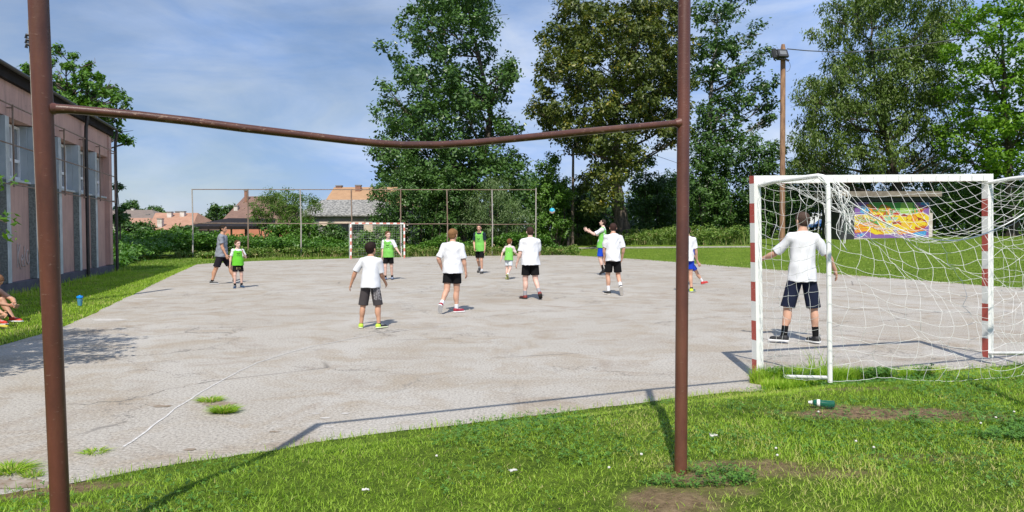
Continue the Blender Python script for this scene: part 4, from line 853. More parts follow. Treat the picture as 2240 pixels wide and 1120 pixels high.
def house(label, u0, u1, vr, ve, D, roofm, wallm, ur0=None, ur1=None, depth=None, chims=(), openings=(), group='houses beyond the playing field'):
    """ridge row vr, front eave row ve at depth D (front eave); ur0/ur1 ridge ends (hips when inset)"""
    e0, e1 = P(u0, ve, D), P(u1, ve, D); dp = depth or 4.5; ur0 = u0 if ur0 is None else ur0; ur1 = u1 if ur1 is None else ur1
    r0, r1 = P(ur0, vr, D + dp), P(ur1, vr, D + dp); base = np.array([(e0[0] + e1[0]) / 2, D + dp, 0.0]); h = empty('house', tuple(base)); tag(h, label, 'house', group)
    ze = e0[2]; x0, x1 = e0[0], e1[0]; bk = D + 2 * dp; mb = MB(); th = 0.12
    V = np.array([[x0, D, ze], [x1, D, ze], [x1, bk, ze], [x0, bk, ze], [r0[0], D + dp, r0[2]], [r1[0], D + dp, r1[2]]]) - base
    V2 = V.copy(); V2[:, 2] += th; mb.add(np.concatenate([V, V2]), [(6, 7, 11, 10), (7, 8, 11), (8, 9, 10, 11), (9, 6, 10), (0, 1, 7, 6), (1, 2, 8, 7), (2, 3, 9, 8), (3, 0, 6, 9), (3, 2, 1, 0)])
    rf = mb.build('roof', roofm, h); mb = MB(); i = 0.35; V = np.array([[x0 + i, D + i, 0], [x1 - i, D + i, 0], [x1 - i, bk - i, 0], [x0 + i, bk - i, 0]]); V = np.concatenate([V, V + [0, 0, ze - 0.02]]) - base
    mb.add(V, [(0, 1, 5, 4), (1, 2, 6, 5), (2, 3, 7, 6), (3, 0, 4, 7), (0, 3, 2, 1), (4, 5, 6, 7)])
    gz = r0[2] - 0.12
    if abs(ur0 - u0) < 12: mb.add(np.array([[x0 + i, D + i, ze - .02], [x0 + i, bk - i, ze - .02], [max(r0[0], x0 + i), D + dp, gz]]) - base, [(0, 1, 2)])
    if abs(ur1 - u1) < 12: mb.add(np.array([[x1 - i, D + i, ze - .02], [x1 - i, bk - i, ze - .02], [min(r1[0], x1 - i), D + dp, gz]]) - base, [(0, 2, 1)])
    mb.build('wall', wallm, h)
    for (uc, vt, vb, wd, cm, f) in chims:
        Dd = D + dp * f; wd *= .38; a = P(uc, vt, Dd); b_ = P(uc, vb, Dd); mb = MB(); mb.box(np.array([a[0], Dd, (a[2] + b_[2]) / 2 - 0.3]) - base, (wd, wd, a[2] - b_[2] + 0.6)); mb.box(np.array([a[0], Dd, a[2] + 0.06]) - base, (wd + 0.08, wd + 0.08, 0.10), mi=1); mb.build('chimney', [M[cm], M['wall_grey']], rf)
    for (ua, ub, va, vb) in openings:
        a = P(ua, va, D + i); b_ = P(ub, vb, D + i); mb = MB(); mb.box(np.array([(a[0] + b_[0]) / 2, D + i - 0.03, (a[2] + b_[2]) / 2]) - base, (abs(b_[0] - a[0]), 0.1, abs(a[2] - b_[2]))); mb.build('window', M['glass'], h)  # dark slab on the wall stands in for the shade inside an opening
    return h
house('low house with grey-brown roof, farthest left on the horizon', 225, 345, 461, 482, 95, M['tile_grey'], M['wall_pale'], ur0=225, ur1=332, chims=[(291, 457, 464, 1.0, 'chim', 1.0), (324, 470, 478, 1.1, 'chim', .5)])
house('small low house with plain orange roof below the grey-brown roof', 256, 322, 479, 492, 84, M['tile_orange'], M['wall_pale'], ur0=258, ur1=330, depth=3)
house('orange-roofed house with three white chimneys and grey gable', 322, 418, 468, 504, 78, M['tile_orange'], M['wall_grey'], ur0=340, ur1=433, depth=5, chims=[(351, 480, 500, 1.3, 'chim', .15), (372, 465, 480, 1.3, 'chim', .75), (400, 464, 480, 1.3, 'chim', .8), (390, 464, 468, 1.3, 'wall_grey', 1.1)])
house('steep brown-roofed house behind the feathery bush', 478, 640, 432, 492, 72, M['tile_brown'], M['wall_orange'], ur0=535, ur1=600, depth=4.5, chims=[(538, 418, 445, .7, 'brick', .8), (517, 452, 476, 1.0, 'chim', .5)])
house('tan tiled house with two brick chimneys behind the slate-roofed barn', 705, 900, 412, 452, 69, M['tile_tan'], M['wall_pale'], ur0=731, ur1=880, depth=5, chims=[(742, 408, 418, 1.5, 'brick', 1.0), (784, 407, 428, 1.4, 'brick', .8)])
house('low barn with weathered grey slate roof and dark opening behind the far goal', 648, 850, 440, 473, 60, M['slate'], M['wall_grey'], ur0=706, ur1=840, depth=4, openings=[(730, 795, 491, 507)])
M['plaster'] = mat('plaster_patch', (0.62, 0.50, 0.40), (0.5, 0.4, 0.33), 0.9, 2, 4); par = bpy.data.objects['house.005']
for (ua, ub, va, vb) in [(698, 718, 485, 494), (730, 800, 485, 490), (796, 815, 486, 508)]:
    a = P(ua, va, 60.2); b_ = P(ub, vb, 60.2); mb = MB(); mb.box(((a[0] + b_[0]) / 2, 60.30, (a[2] + b_[2]) / 2), (b_[0] - a[0], 0.08, a[2] - b_[2])); o = mb.build('plaster_patch', M['plaster'], None); o.data.transform(Matrix.Translation(-par.location)); o.parent = par
# open black shelter
sh = empty('open_shelter', (P(505, 500, 56)[0], 58, 0)); tag(sh, 'open shelter with flat black roof on thin steel posts behind the man', 'shelter'); sb = np.array(sh.location)
a, b_, c_, d = P(402, 495, 54), P(600, 495, 54), P(603, 478, 61), P(500, 477, 61); V = np.array([a, b_, c_, d]); V2 = V - [0, 0, 0.22]
mb = MB(); mb.add(np.concatenate([V, V2]) - sb, [(0, 1, 2, 3), (7, 6, 5, 4), (0, 4, 5, 1), (1, 5, 6, 2), (2, 6, 7, 3), (3, 7, 4, 0)]); mb.build('roof', M['fascia'], sh)
for u, D in [(456, 54.5), (506, 54.5), (537, 60), (541, 60), (596, 54.5), (420, 54.5), (590, 60)]:
    p = P(u, 495, D); mb = MB(); mb.tube([(p[0] - sb[0], D - sb[1], 0), (p[0] - sb[0], D - sb[1], p[2] + 0.05)], 0.07, 6); mb.build('post', M['rust_far'], sh)
mb = MB(); a = P(538, 487, 63); b_ = P(572, 507, 63); mb.box(((a[0] + b_[0]) / 2 - sb[0], 63 - sb[1], (a[2] + b_[2]) / 2 - .6), (b_[0] - a[0], 0.3, a[2] - b_[2] + 1.2)); mb.build('back_wall', M['wall_orange'], sh)
# ------------------------------------------------------------------ graffiti hut
HC = P(1868, 500, 48); hx0, hx1 = P(1868, 500, 48)[0], P(2034, 500, 48)[0]; hz = float(terr((hx0 + hx1) / 2, 48)); zt = P(1950, 442, 48)[2]
hut = empty('graffiti_hut', (hx0, 48, hz)); tag(hut, 'flat-roofed hut with colourful graffiti mural and dark side bay, behind the near goal', 'building')
hh = zt - hz; wdt = hx1 - hx0
mb = MB(); mb.box((wdt / 2, 1.5, hh / 2 - 0.2), (wdt, 3.0, hh + 0.4)); mb.build('wall', M['wall_pale'], hut)
dk = MB(); xl_ = P(1838, 500, 48)[0] - hx0; dk.box((xl_ / 2 - 0.002, 1.4, hh / 2 - 0.2), (-xl_ - 0.004, 2.9, hh + 0.42)); dk.build('side_bay', M['black_plastic'], hut)
mb = MB(); mb.box((wdt / 2 - 0.45, 1.3, hh + 0.50), (wdt + 1.7, 3.8, 0.34)); mb.build('roof', mat('roof_slab', (0.26, 0.22, 0.18), (0.15, 0.125, 0.10), 0.9, 3, 6, bmp=0.5), hut)
mb = MB(); mb.box((wdt / 2 - 0.45, 1.3, hh + 0.19), (wdt + 1.0, 2.9, 0.27)); mb.build('eaves_beam', M['black_plastic'], hut)
# mural painted cell by cell
nx, nz = 168, 84; gxx, gzz = np.meshgrid((np.arange(nx) + .5) / nx, (np.arange(nz) + .5) / nz, indexing='ij'); img = np.zeros((nx, nz, 3)); img[:] = (0.26, 0.13, 0.42)
wx_ = gxx + 0.02 * (fbm(gxx, gzz, 9, 1) - .5); wz_ = gzz + 0.04 * (fbm(gxx, gzz, 9, 2) - .5)
def pp(poly, colr, o=None, ow=0.012):
    poly = np.array(poly, float)
    if o is not None:
        c_ = poly.mean(0)
        for dx, dz in [(ow, 0), (-ow, 0), (0, ow * 2), (0, -ow * 2), (ow, ow * 1.5), (-ow, -ow * 1.5)]: img[inpoly(wx_ + dx, wz_ + dz, poly)] = o
    img[inpoly(wx_, wz_, poly)] = colr
YE, OR, RE, GR, LG, BL_, PU, WH, DR, OL = (0.85, 0.66, 0.02), (0.85, 0.36, 0.03), (0.55, 0.06, 0.02), (0.10, 0.38, 0.08), (0.38, 0.62, 0.12), (0.06, 0.33, 0.70), (0.22, 0.12, 0.42), (0.75, 0.72, 0.72), (0.33, 0.05, 0.02), (0.40, 0.42, 0.03)
pp([(.15,.60),(.20,1.0),(.82,1.0),(.86,.62),(.5,.5)], GR); pp([(.60,.70),(.62,.98),(.78,.98),(.78,.66)], LG); pp([(.30,.68),(.36,.92),(.42,.9),(.40,.6)], OL, RE)
pp([(.07,.70),(.09,.92),(.16,.90),(.20,.74),(.14,.68)], BL_); pp([(.88,.94),(.9,1.),(1.,1.),(1.,.92)], BL_); pp([(.78,.10),(.80,.20),(.97,.22),(.96,.06),(.84,.04)], BL_); pp([(.03,.05),(.10,.14),(.15,.12),(.08,.03)], BL_)
pp([(.0,.30),(.0,.62),(.22,.66),(.45,.60),(.55,.66),(.75,.66),(.90,.72),(1.,.60),(.99,.36),(.90,.24),(.60,.14),(.42,.12),(.20,.20),(.05,.22)], YE, WH, .014)
rm = np.random.default_rng(12)
L_ = [([(.16,.94),(.22,.78),(.21,.70),(.25,.72),(.22,.93)], OR), ([(.02,.58),(.08,.44),(.20,.40),(.10,.62)], OL), ([(.14,.56),(.30,.46),(.34,.36),(.22,.44)], GR), ([(.02,.36),(.16,.44),(.30,.38),(.42,.20),(.34,.22),(.20,.34),(.02,.28)], OR), ([(.24,.30),(.40,.10),(.28,.10),(.16,.22)], YE), ([(.24,.74),(.40,.70),(.38,.62),(.25,.64)], YE), ([(.22,.64),(.34,.66),(.33,.60),(.22,.60)], RE), ([(.52,.72),(.61,.72),(.60,.66),(.52,.66)], RE), ([(.33,.62),(.37,.60),(.44,.40),(.40,.42)], RE), ([(.46,.60),(.55,.56),(.52,.50),(.44,.56)], RE), ([(.50,.42),(.60,.48),(.62,.42),(.50,.36)], DR), ([(.57,.48),(.68,.36),(.66,.32),(.56,.42)], RE), ([(.66,.68),(.72,.62),(.66,.60),(.62,.64)], DR), ([(.74,.56),(.80,.66),(.84,.58),(.80,.44)], OR), ([(.84,.60),(.96,.50),(.98,.44),(.86,.46)], DR), ([(.83,.44),(.90,.52),(.97,.42),(.96,.34),(.86,.32)], YE), ([(.82,.32),(.86,.28),(.98,.34),(.94,.26),(.82,.24)], RE), ([(.55,.16),(.78,.24),(.98,.22),(.78,.16),(.60,.11)], OR), ([(.84,.92),(.90,.76),(.97,.84),(.99,.90),(.93,.78)], OR), ([(.80,.94),(.84,.92),(.92,.74),(.88,.70)], RE), ([(.84,.88),(.90,.86),(.92,.78),(.86,.82)], OL), ([(.40,.58),(.48,.60),(.50,.50),(.42,.46)], (0.35, 0.62, 0.40)), ([(.52,.58),(.58,.58),(.54,.48),(.50,.50)], (0.40, 0.66, 0.44)), ([(.42,.38),(.50,.40),(.48,.28),(.42,.30)], (0.35, 0.6, 0.38)), ([(.54,.26),(.60,.30),(.56,.14),(.52,.18)], PU), ([(.27,.58),(.33,.60),(.32,.52),(.27,.54)], PU), ([(.0,.22),(.14,.28),(.22,.22),(.02,.14)], OR), ([(.70,.60),(.78,.62),(.76,.50),(.70,.52)], YE), ([(.62,.40),(.78,.42),(.76,.30),(.64,.28)], (0.85, 0.52, 0.05)), ([(.24,.92),(.30,.86),(.28,.76),(.25,.82)], RE), ([(.42,.88),(.47,.86),(.50,.70),(.45,.66)], OR), ([(.46,.80),(.52,.78),(.54,.72),(.48,.70)], GR)]
for poly, c_ in L_: pp(poly, c_, RE if c_ in (YE, OR, OL) else (WH if rm.random() < .4 else None), .006)
for i in range(120):
    cx, cz, a, ln = rm.uniform(.1, .95), rm.uniform(.2, .8), rm.uniform(0, 3.1), rm.uniform(.015, .06); dx, dz = math.cos(a) * ln, math.sin(a) * ln * 1.6; w_ = rm.uniform(.004, .010)
    pp([(cx - dx, cz - dz), (cx + dx * .2 + w_, cz + dz * .2), (cx + dx, cz + dz), (cx + dx * .1 - w_, cz + dz * .1 + w_)], [RE, RE, WH, YE, DR, OR][i % 6])
for i in range(8): pp([(.08 + .012 * i, .72), (.085 + .012 * i, .74 + .1 * (i % 3)), (.09 + .012 * i, .72)], (0.15, 0.55, 0.85)); pp([(.80 + .02 * i, .08), (.80 + .02 * i, .13 + .05 * (i % 2)), (.807 + .02 * i, .09)], (0.2, 0.6, 0.9))
m, t, b = nodes('mural_paint'); a = N(t, 'ShaderNodeAttribute', attribute_name='Col'); L(t, a.outputs['Color'], b.inputs['Base Color']); b.inputs['Roughness'].default_value = 0.7; M['mural'] = m
xs = np.linspace(0.02, wdt * 0.985, nx + 1); zs_ = np.linspace(0.02, hh - 0.02, nz + 1); XX, ZZ = np.meshgrid(xs, zs_, indexing='ij'); V = np.stack([XX, XX * 0 - 0.012, ZZ], -1).reshape(-1, 3); I_ = np.arange((nx + 1) * (nz + 1)).reshape(nx + 1, nz + 1)
Q = np.stack([I_[:-1, :-1], I_[1:, :-1], I_[1:, 1:], I_[:-1, 1:]], -1).reshape(-1, 4); o = np_mesh('graffiti_mural', V, Q, M['mural'], hut, False)
at = o.data.attributes.new('Col', 'FLOAT_COLOR', 'FACE'); c4 = np.ones((nx * nz, 4), np.float32); c4[:, :3] = img.reshape(-1, 3) * .72; at.data.foreach_set('color', c4.ravel())
mb = MB()   # pale sprayed shapes on the dark bay
for k in range(9):
    x0 = xl_ * (0.2 + 0.07 * k); mb.tube([(x0, -0.115, 0.35 + .05 * (k % 3)), (x0 - 0.02, -0.115, 0.8 + 0.1 * (k % 2)), (x0 + 0.03, -0.115, 1.0)], 0.018, 4)
for z0, w_ in ((1.75, .24), (1.4, .27), (2.05, .18)):
    mb.tube([(xl_ / 2 + w_ * math.cos(q), -0.113, z0 + 0.16 * math.sin(q)) for q in np.linspace(0.3, 5.5, 12)], 0.03, 4)
mb.build('spray_marks', mat('spray_grey', (0.25, 0.30, 0.27), (0.16, 0.2, 0.18), 0.8, 9, bmp=0), hut)
mb = MB(); mb.box((wdt + 0.12, 0.6, hh * 0.35), (0.22, 1.0, hh * 0.62 + .2)); mb.build('white_pillar', M['chim'], hut)
# ------------------------------------------------------------------ vehicles
def vehicle(name, label, loc, rz, L_=4.2, Hh=1.45, Wd=1.75, paint=(0.02, 0.10, 0.30), van=False):
    root = empty(name, loc, rz); tag(root, label, 'van' if van else 'car')
    pm, t, b = nodes('car_paint'); b.inputs['Base Color'].default_value = paint + (1,); b.inputs['Roughness'].default_value = 0.3; b.inputs['Coat Weight'].default_value = 0.6
    if van: prof = [(-.5, .22), (-.5, .90), (-.47, 1.0), (.18, 1.0), (.30, .90), (.37, .60), (.48, .50), (.5, .40), (.5, .22)]
    else: prof = [(-.5, .25), (-.5, .60), (-.47, .68), (-.36, .95), (-.30, 1.0), (.02, 1.0), (.10, .94), (.22, .66), (.44, .56), (.49, .45), (.5, .25)]
    poly = [(p[0] * L_, p[1] * Hh) for p in prof]; MM = np.array([[1, 0, 0, 0], [0, 0, -1, 0], [0, 1, 0, 0], [0, 0, 0, 1.0]])
    mb = MB(); mb.prism(poly, -Wd / 2, Wd / 2, M=MM); bd = mb.build('body', pm, root); bv = bd.modifiers.new('bevel', 'BEVEL'); bv.width = 0.07; bv.segments = 3
    wn = [(.20, .60), (.24, .86), (.32, .86), (.36, .60)] if van else [(-.40, .66), (-.33, .90), (-.06, .93), (-.06, .66)]
    wn2 = [(-.02, .62), (-.02, .86), (.19, .86), (.19, .62)] if van else [(-.03, .66), (-.03, .93), (.07, .90), (.17, .66)]
    for sd_ in (-1, 1):
        for ww in (wn, wn2):
            mb = MB(); mb.prism([(p[0] * L_, p[1] * Hh) for p in ww], sd_ * Wd / 2 - 0.01, sd_ * Wd / 2 + 0.012, M=MM); mb.build('window', M['glass'], root)
        for xx in (-.31, .31):
            mb = MB(); a_ = np.array([xx * L_, sd_ * (Wd / 2 - .1), .32]); mb.tube([a_ + [0, -.11, 0], a_ + [0, .11, 0]], .32, 20); wo = mb.build('wheel', M['black_plastic'], root, True, 40)
            mb = MB(); mb.tube([a_ + [0, sd_ * .09, 0], a_ + [0, sd_ * .125, 0]], .19, 12); mb.build('rim', M['white_paint'], wo, True, 40)
        mb = MB(); mb.box((L_ * .485, sd_ * Wd * .36, Hh * .48), (.12, .3, .14)); mb.build('headlight', M['upvc'], root)
        mb = MB(); mb.box((-L_ * .497, sd_ * Wd * .40, Hh * .55), (.06, .2, .2)); mb.build('tail_light', M['red_paint'], root)
    return root
p = P(1803, 500, 96); vz = float(terr(p[0], 96)); vehicle('parked_car', 'blue car parked in front of the white van beyond the lawn', (p[0], 96, vz), math.radians(186), 4.1, 1.45, 1.7)
p = P(1788, 500, 100.5); vehicle('parked_van', 'white van parked behind the blue car', (p[0], 100.5, float(terr(p[0], 100.5))), math.radians(4), 4.9, 2.3, 1.9, (0.75, 0.76, 0.78), True)
# ------------------------------------------------------------------ poles, floodlights, wires
def world_part(mb, name, mt, root, smooth=True):
    o = mb.build(name, mt, None, smooth, 50); o.data.transform(Matrix.Translation(-root.location)); o.parent = root; return o
pb = GT(1711, 541); D = pb[1]; fp = empty('floodlight_pole', tuple(pb)); tag(fp, 'tall wooden pole carrying two floodlights, behind the near goal', 'lamp post'); fp.location.z = float(pb[2])
pt = P(1713, 97, D); mb = MB(); mb.tube([pb - [0, 0, .1], pb * .5 + pt * .5, pt - [0, 0, .25], pt], [0.15, 0.145, 0.135, 0.09], 12); world_part(mb, 'shaft', M['pole_wood'], fp)
br = P(1709, 128, D - .25); mb = MB(); mb.box(br, (0.9, .07, .08), R=roty(math.radians(14))); mb.box(br + [0, .12, 0], (.34, .3, .07)); world_part(mb, 'bracket', M['black_metal'], fp, False)
for (u, v, rr, tl) in [(1712, 117, .15, -.5), (1697, 118, 1.0, -.15)]:
    c_ = P(u, v, D - .42); R_ = rotz(rr) @ rotx(tl); mb = MB(); mb.box(c_, (.58, .14, .48), R=R_); 
    for q in range(5): mb.box(c_ + R_ @ np.array([-.22 + .11 * q, .11, 0]), (.02, .1, .4), R=R_)
    mb.box(c_ + R_ @ np.array([0, .1, -.30]), (.5, .04, .05), R=R_)
    fo = world_part(mb, 'floodlight', M['black_plastic'], fp, False); mb = MB(); mb.box(c_ + R_ @ np.array([0, -.076, 0]), (.38, .012, .26), R=R_); o = mb.build('lens', M['blind_glass'], None); o.data.transform(Matrix.Translation(-fp.location)); o.parent = fo
mb = MB(); c_ = P(1722, 145, D - .1); mb.tube([c_ + np.array([.17 * math.cos(q) , 0, .28 * math.sin(q)]) for q in np.linspace(-1.9, 1.9, 14)], .012, 4); world_part(mb, 'cable_loop', M['wire'], fp)
def wire(label, pts, r=.014):
    pts = np.array(pts); rt = MB(); tt = np.linspace(0, len(pts) - 1, 24); q = np.stack([np.interp(tt, range(len(pts)), pts[:, i]) for i in range(3)], 1); rt.tube(q, r, 5); o = rt.build('overhead_cable', M['wire'], None, True); tag(o, label, 'cable'); return o
wire('overhead cable running right from the floodlight pole into the birch', [P(1722, 107, D), P(1765, 111, D + .5), P(1850, 115, D + 1.4), P(1950, 108, D + 2.5), P(2100, 85, D + 4)], .03)
pb = GT(1252, 541); D2 = pb[1]; wp = empty('wooden_pole', tuple(pb)); tag(wp, 'slim dark wooden utility pole left of the linden', 'pole'); mb = MB(); mb.tube([pb - [0, 0, .1], P(1253, 440, D2), P(1254, 322, D2)], [.145, .12, .09], 9); world_part(mb, 'shaft', M['pole_old'], wp); mb = MB(); mb.box(P(1254, 338, D2), (.9, .1, .1)); 
for q in (-.35, .35): mb.tube([P(1254, 338, D2) + [q, 0, .05], P(1254, 338, D2) + [q, 0, .22]], .04, 6)
world_part(mb, 'crossarm', M['pole_old'], wp)
wire('thin overhead cable above the bushes left of the right rusty post', [P(1254, 330, D2), P(1330, 318, D2 + 2), P(1410, 332, D2 + 5), P(1480, 356, D2 + 9), P(1560, 385, D2 + 12)], .02)
pb = GT(1243, 543); st = empty('stump_post', tuple(pb)); tag(st, 'short black post standing just left of the wooden utility pole', 'post'); mb = MB(); mb.tube([pb - [0, 0, .05], pb + [0, 0, .5], pb + [0.02, 0, .98]], [.13, .12, .11], 8); mb.box(pb + [.01, 0, 1.0], (.30, .26, .06)); world_part(mb, 'post', M['black_metal'], st)
# ------------------------------------------------------------------ far ball-stop fence
ff = empty('ball_stop_fence', (-18.4, 42.5, 0)); tag(ff, 'tall rusty ball-stop frame of thin posts and rails behind the far goal', 'fence'); fdir = nrm([0.95, 0.31, 0])
tops = []; base0 = np.array([-18.4, 42.5, 0])
for i in range(8):
    p = fdir * 3.0 * i; zt_ = 4.02 + 0.05 * i + (.1 if i == 7 else 0); mb = MB(); mb.tube([p + [0, 0, -.05], p + [.02, 0, 2], p + [0.03 * math.sin(i * 2), 0, zt_]], [.045, .04, .038], 8)
    o = mb.build('post', M['rust_far'] if i not in (0, 2, 6, 7) else M['rust_grey'] if 'rust_grey' in M else M.setdefault('rust_grey', painted_metal('rust_grey', (0.42, 0.40, 0.37), (0.34, 0.31, 0.28), (0.2, 0.10, 0.07), 0.55, 0.7)), ff, True, 50); tops.append(p + [0, 0, zt_ - (.12 if i == 7 else .03)])
mb = MB(); mb.tube(tops, .028, 6); mb.build('top_rail', M['rust_far'], ff, True)
mb = MB(); mb.tube([fdir * 3.0 * i + [0, 0, 2.05 + .02 * math.sin(i * 3)] for i in range(8)], .028, 6); mb.build('mid_rail', M['rust_far'], ff, True)
# ------------------------------------------------------------------ near rusty frame
TL = (P(84, 0, 2.95), P(132, 1120, 3.08)); PR = (P(1497, 0, 4.14), GT(1489, 1037))
def along(a, b_, z): t_ = (z - a[2]) / (b_[2] - a[2]); return a + (b_ - a) * t_
nf = empty('rusty_pipe_frame', tuple(along(*TL, 0.0))); tag(nf, 'rusty brown ball-stop frame of round posts with bent crossbar, closest to the camera', 'fence')
P1b, P1t = along(*TL, -.1), along(*TL, 3.55); P2b, P2t = along(*PR, -.1), along(*PR, 3.53); P3b, P3t = np.array([3.93, 5.38, -.1]), np.array([3.95, 5.38, 3.53])
for a, b_ in ((P1b, P1t), (P2b, P2t), (P3b, P3t)):
    mb = MB(); mb.tube([a + (b_ - a) * q for q in np.linspace(0, 1, 14)], 0.0368 if a is P1b else 0.0345, 24); world_part(mb, 'post', M['rust_pole'], nf)
mb = MB(); mb.tube([P1t, P1t * .5 + P2t * .5, P2t, P2t * .5 + P3t * .5, P3t, P3t + (P3t - P2t) * .9], .024, 10); world_part(mb, 'top_rail', M['rust_pole'], nf)
a, b_ = along(*TL, 1.99), along(*PR, 2.11); cb = []
for (u, v) in [(112, 238), (150, 239), (300, 252), (415, 265), (530, 280), (650, 294), (760, 307), (830, 314), (880, 317), (960, 317), (1040, 312), (1080, 308), (1180, 298), (1280, 288), (1400, 277), (1486, 269)]:
    r_ = ray(u, v); r_ = r_ / r_[1]; n2 = np.array([b_[1] - a[1], -(b_[0] - a[0])]); Dd = (a[:2] @ n2) / (np.array([r_[0], 1]) @ n2); cb.append(P(u, v, Dd))
mb = MB(); mb.tube(cb, [.022] + [.0185] * 4 + [.0175] * 7 + [.019] * 4, 16); world_part(mb, 'bent_crossbar', M['rust_pipe'], nf)
mb = MB(); 
for c_, q in ((cb[0], 1), (cb[-1], -1)): mb = MB(); mb.tube([c_, c_ + (cb[1] - cb[0]) * .35 if q > 0 else c_ + (cb[-2] - cb[-1]) * .12], [.03, .02], 14); world_part(mb, 'weld_collar', M['rust_pole'], nf)
pass
# ------------------------------------------------------------------ goals
def goal(label, loc, rz, near):
    root = empty('handball_goal', loc, rz); tag(root, label, 'goal'); Wp = 1.54; Hg = 2.0; t_ = .08; dp = .93
    mats = [M['white_paint'], M['red_paint'] if near else M.setdefault('pale_red', painted_metal('pale_red', (0.62, 0.20, 0.15), (0.55, 0.22, 0.17), (0.7, 0.5, 0.45), 0.6, 0.5))]
    for s in (-1, 1):
        mb = MB(); n = 10
        for k in range(n + 1):
            z0 = -0.02 + k * .2 if k else -0.02; z1 = min(Hg + .08, (k + 1) * .2 if k < n else Hg + .08); z0 = k * .2 - (.02 if k == 0 else 0)
            if k == n: z1 = Hg + .08
            red = (k % 2 == 0); c_ = (s * Wp, 0, (z0 + z1) / 2); st_ = len(mb.f); mb.box(c_, (t_, t_, z1 - z0 - 0.0005), mi=1 if red else 0)
            for q in range(st_, len(mb.f)):
                if q - st_ == 3: mb.m[q] = 0           # back face stays white
        mb.build('goalpost', mats, root)
    mb = MB(); n = 15; x0 = -Wp + t_ / 2
    for k in range(n):
        wd_ = 2 * x0 / -n if False else (2 * (Wp - t_ / 2)) / n; st_ = len(mb.f); mb.box((x0 + wd_ * (k + .5), 0, Hg + .04), (wd_ - .0005, t_, t_), mi=1 if k % 2 == 1 else 0)
        mb.m[st_ + 3] = 0
        if near: mb.m[st_ + 1] = 0
    mb.build('crossbar', mats, root)
    gzb = .17 if near else 0.0
    for s in (-1, 1):
        mb = MB(); x_ = s * (Wp - .02); zt_ = Hg + .045 - (.03 if near else 0); xb = x_ - (.09 if near and s > 0 else 0)
        top = [(x_, .03, zt_ - .035), (x_, .3, zt_ - .01), (xb, dp - .13, zt_ + .005), (xb, dp - .06, zt_ - .01), (xb, dp - .015, zt_ - .05), (xb, dp, zt_ - .13), (xb, dp, 1.0), (xb, dp, gzb - .04)]
        mb.tube(top, .022, 12); mb.build('net_support', M['white_paint'], root, True, 60)
        mb = MB(); mb.tube([(x_, .04, .03), (xb, dp, .0 + gzb)], .02, 8); mb.build('ground_bar', M['white_paint'], root, True, 60)
    r = np.random.default_rng(3 if near else 4); mb = MB()
    cell = .125 if near else .14; rr = .0017 if near else .004
    nxn = int(2 * Wp / cell); 
    if near:
        def sag(s): return 0.62 * (1 - abs(2 * s - 1) ** 1.8)
        def top_(s, t): # s across, t 0 crossbar .. 1 rope
            x_ = -Wp + 2 * Wp * s; zr = 2.0 - sag(s) * 1.0; y_ = .05 + (dp - .05) * t; z_ = (Hg + .01) * (1 - t) + zr * t - .22 * math.sin(math.pi * t) * (1 - abs(2 * s - 1) ** 2)
            return np.array([x_, y_, z_])
        def back_(s, t): # t 0 rope .. 1 ground
            a0 = top_(s, 1.0); g0 = np.array([-Wp + 2 * Wp * s * 1.0, dp + .18 + .30 * math.sin(math.pi * s), .17 + 0.02 * math.sin(9 * s)]); p = a0 * (1 - t) + g0 * t
            p[1] += .20 * math.sin(math.pi * t) * math.sin(math.pi * s) + .05 * math.sin(7 * s + 4 * t); p[0] += .05 * math.sin(8 * t + 5 * s) * math.sin(math.pi * t) * (1 - abs(2 * s - 1)); return p
    else:
        def top_(s, t): return np.array([-Wp + 2 * Wp * s, .03 + (dp - .03) * t, Hg + .0 - .04 * math.sin(math.pi * t)])
        def back_(s, t): return np.array([-Wp + 2 * Wp * s, dp + .06 * math.sin(math.pi * t), (Hg - .0) * (1 - t) + .02])
    def side_(sg):
        def f(s, t): # s depth, t 0 top .. 1 ground
            x_ = sg * Wp + sg * .03 * math.sin(math.pi * s) * math.sin(math.pi * t); z_ = (Hg - .0) * (1 - t) + (.02 + (.15 * s if near else 0)) * t - (.10 * math.sin(math.pi * s) * (1 - t) if near else 0)
            return np.array([x_, .05 + (dp - .05) * s, z_])
        return f
    fields = {}
    def panel(f, na, nb, wob, sd_, torn=None):
        rg = np.random.default_rng(sd_); Gp = np.array([[f(i / na, j / nb) for j in range(nb + 1)] for i in range(na + 1)]); jt = rg.normal(size=Gp.shape) * wob
        if near: jt += np.stack([0.03 * np.sin(np.arange(na + 1)[:, None] * .9 + np.arange(nb + 1)[None] * 1.3 + a_ * 2) for a_ in range(3)], -1) * (wob / .012)
        jt[0] *= .1; jt[-1] *= .1; jt[:, 0] *= .2; jt[:, -1] *= .4; Gp = Gp + jt; Gp[..., 2] = np.maximum(Gp[..., 2], .012)
        def th(pts):
            pts = np.array(pts)
            if near:
                tt = np.linspace(0, len(pts) - 1, (len(pts) - 1) * 4 + 1); fr = tt - np.floor(tt); q = np.stack([np.interp(tt, range(len(pts)), pts[:, i]) for i in range(3)], 1)
                sgn = np.repeat(rg.choice([-1, 1], len(pts)), 4)[:len(tt)]; q[:, 2] -= .006 * np.sin(math.pi * fr); q[:, 0] += .007 * np.sin(math.pi * fr) * sgn; pts = q
            mb.tube(pts, rr, 4 if near else 3, caps=False)
        for i in range(na + 1): th(Gp[i])
        for j in range(nb + 1): th(Gp[:, j])
    panel(top_, nxn, 8 if near else 6, .006 if near else .004, 1)
    panel(back_, nxn, 13 if near else 14, .012 if near else .004, 2)
    for sg in (-1, 1): panel(side_(sg), 7 if near else 6, 16 if near else 14, .006 if near else .004, 5 + sg)
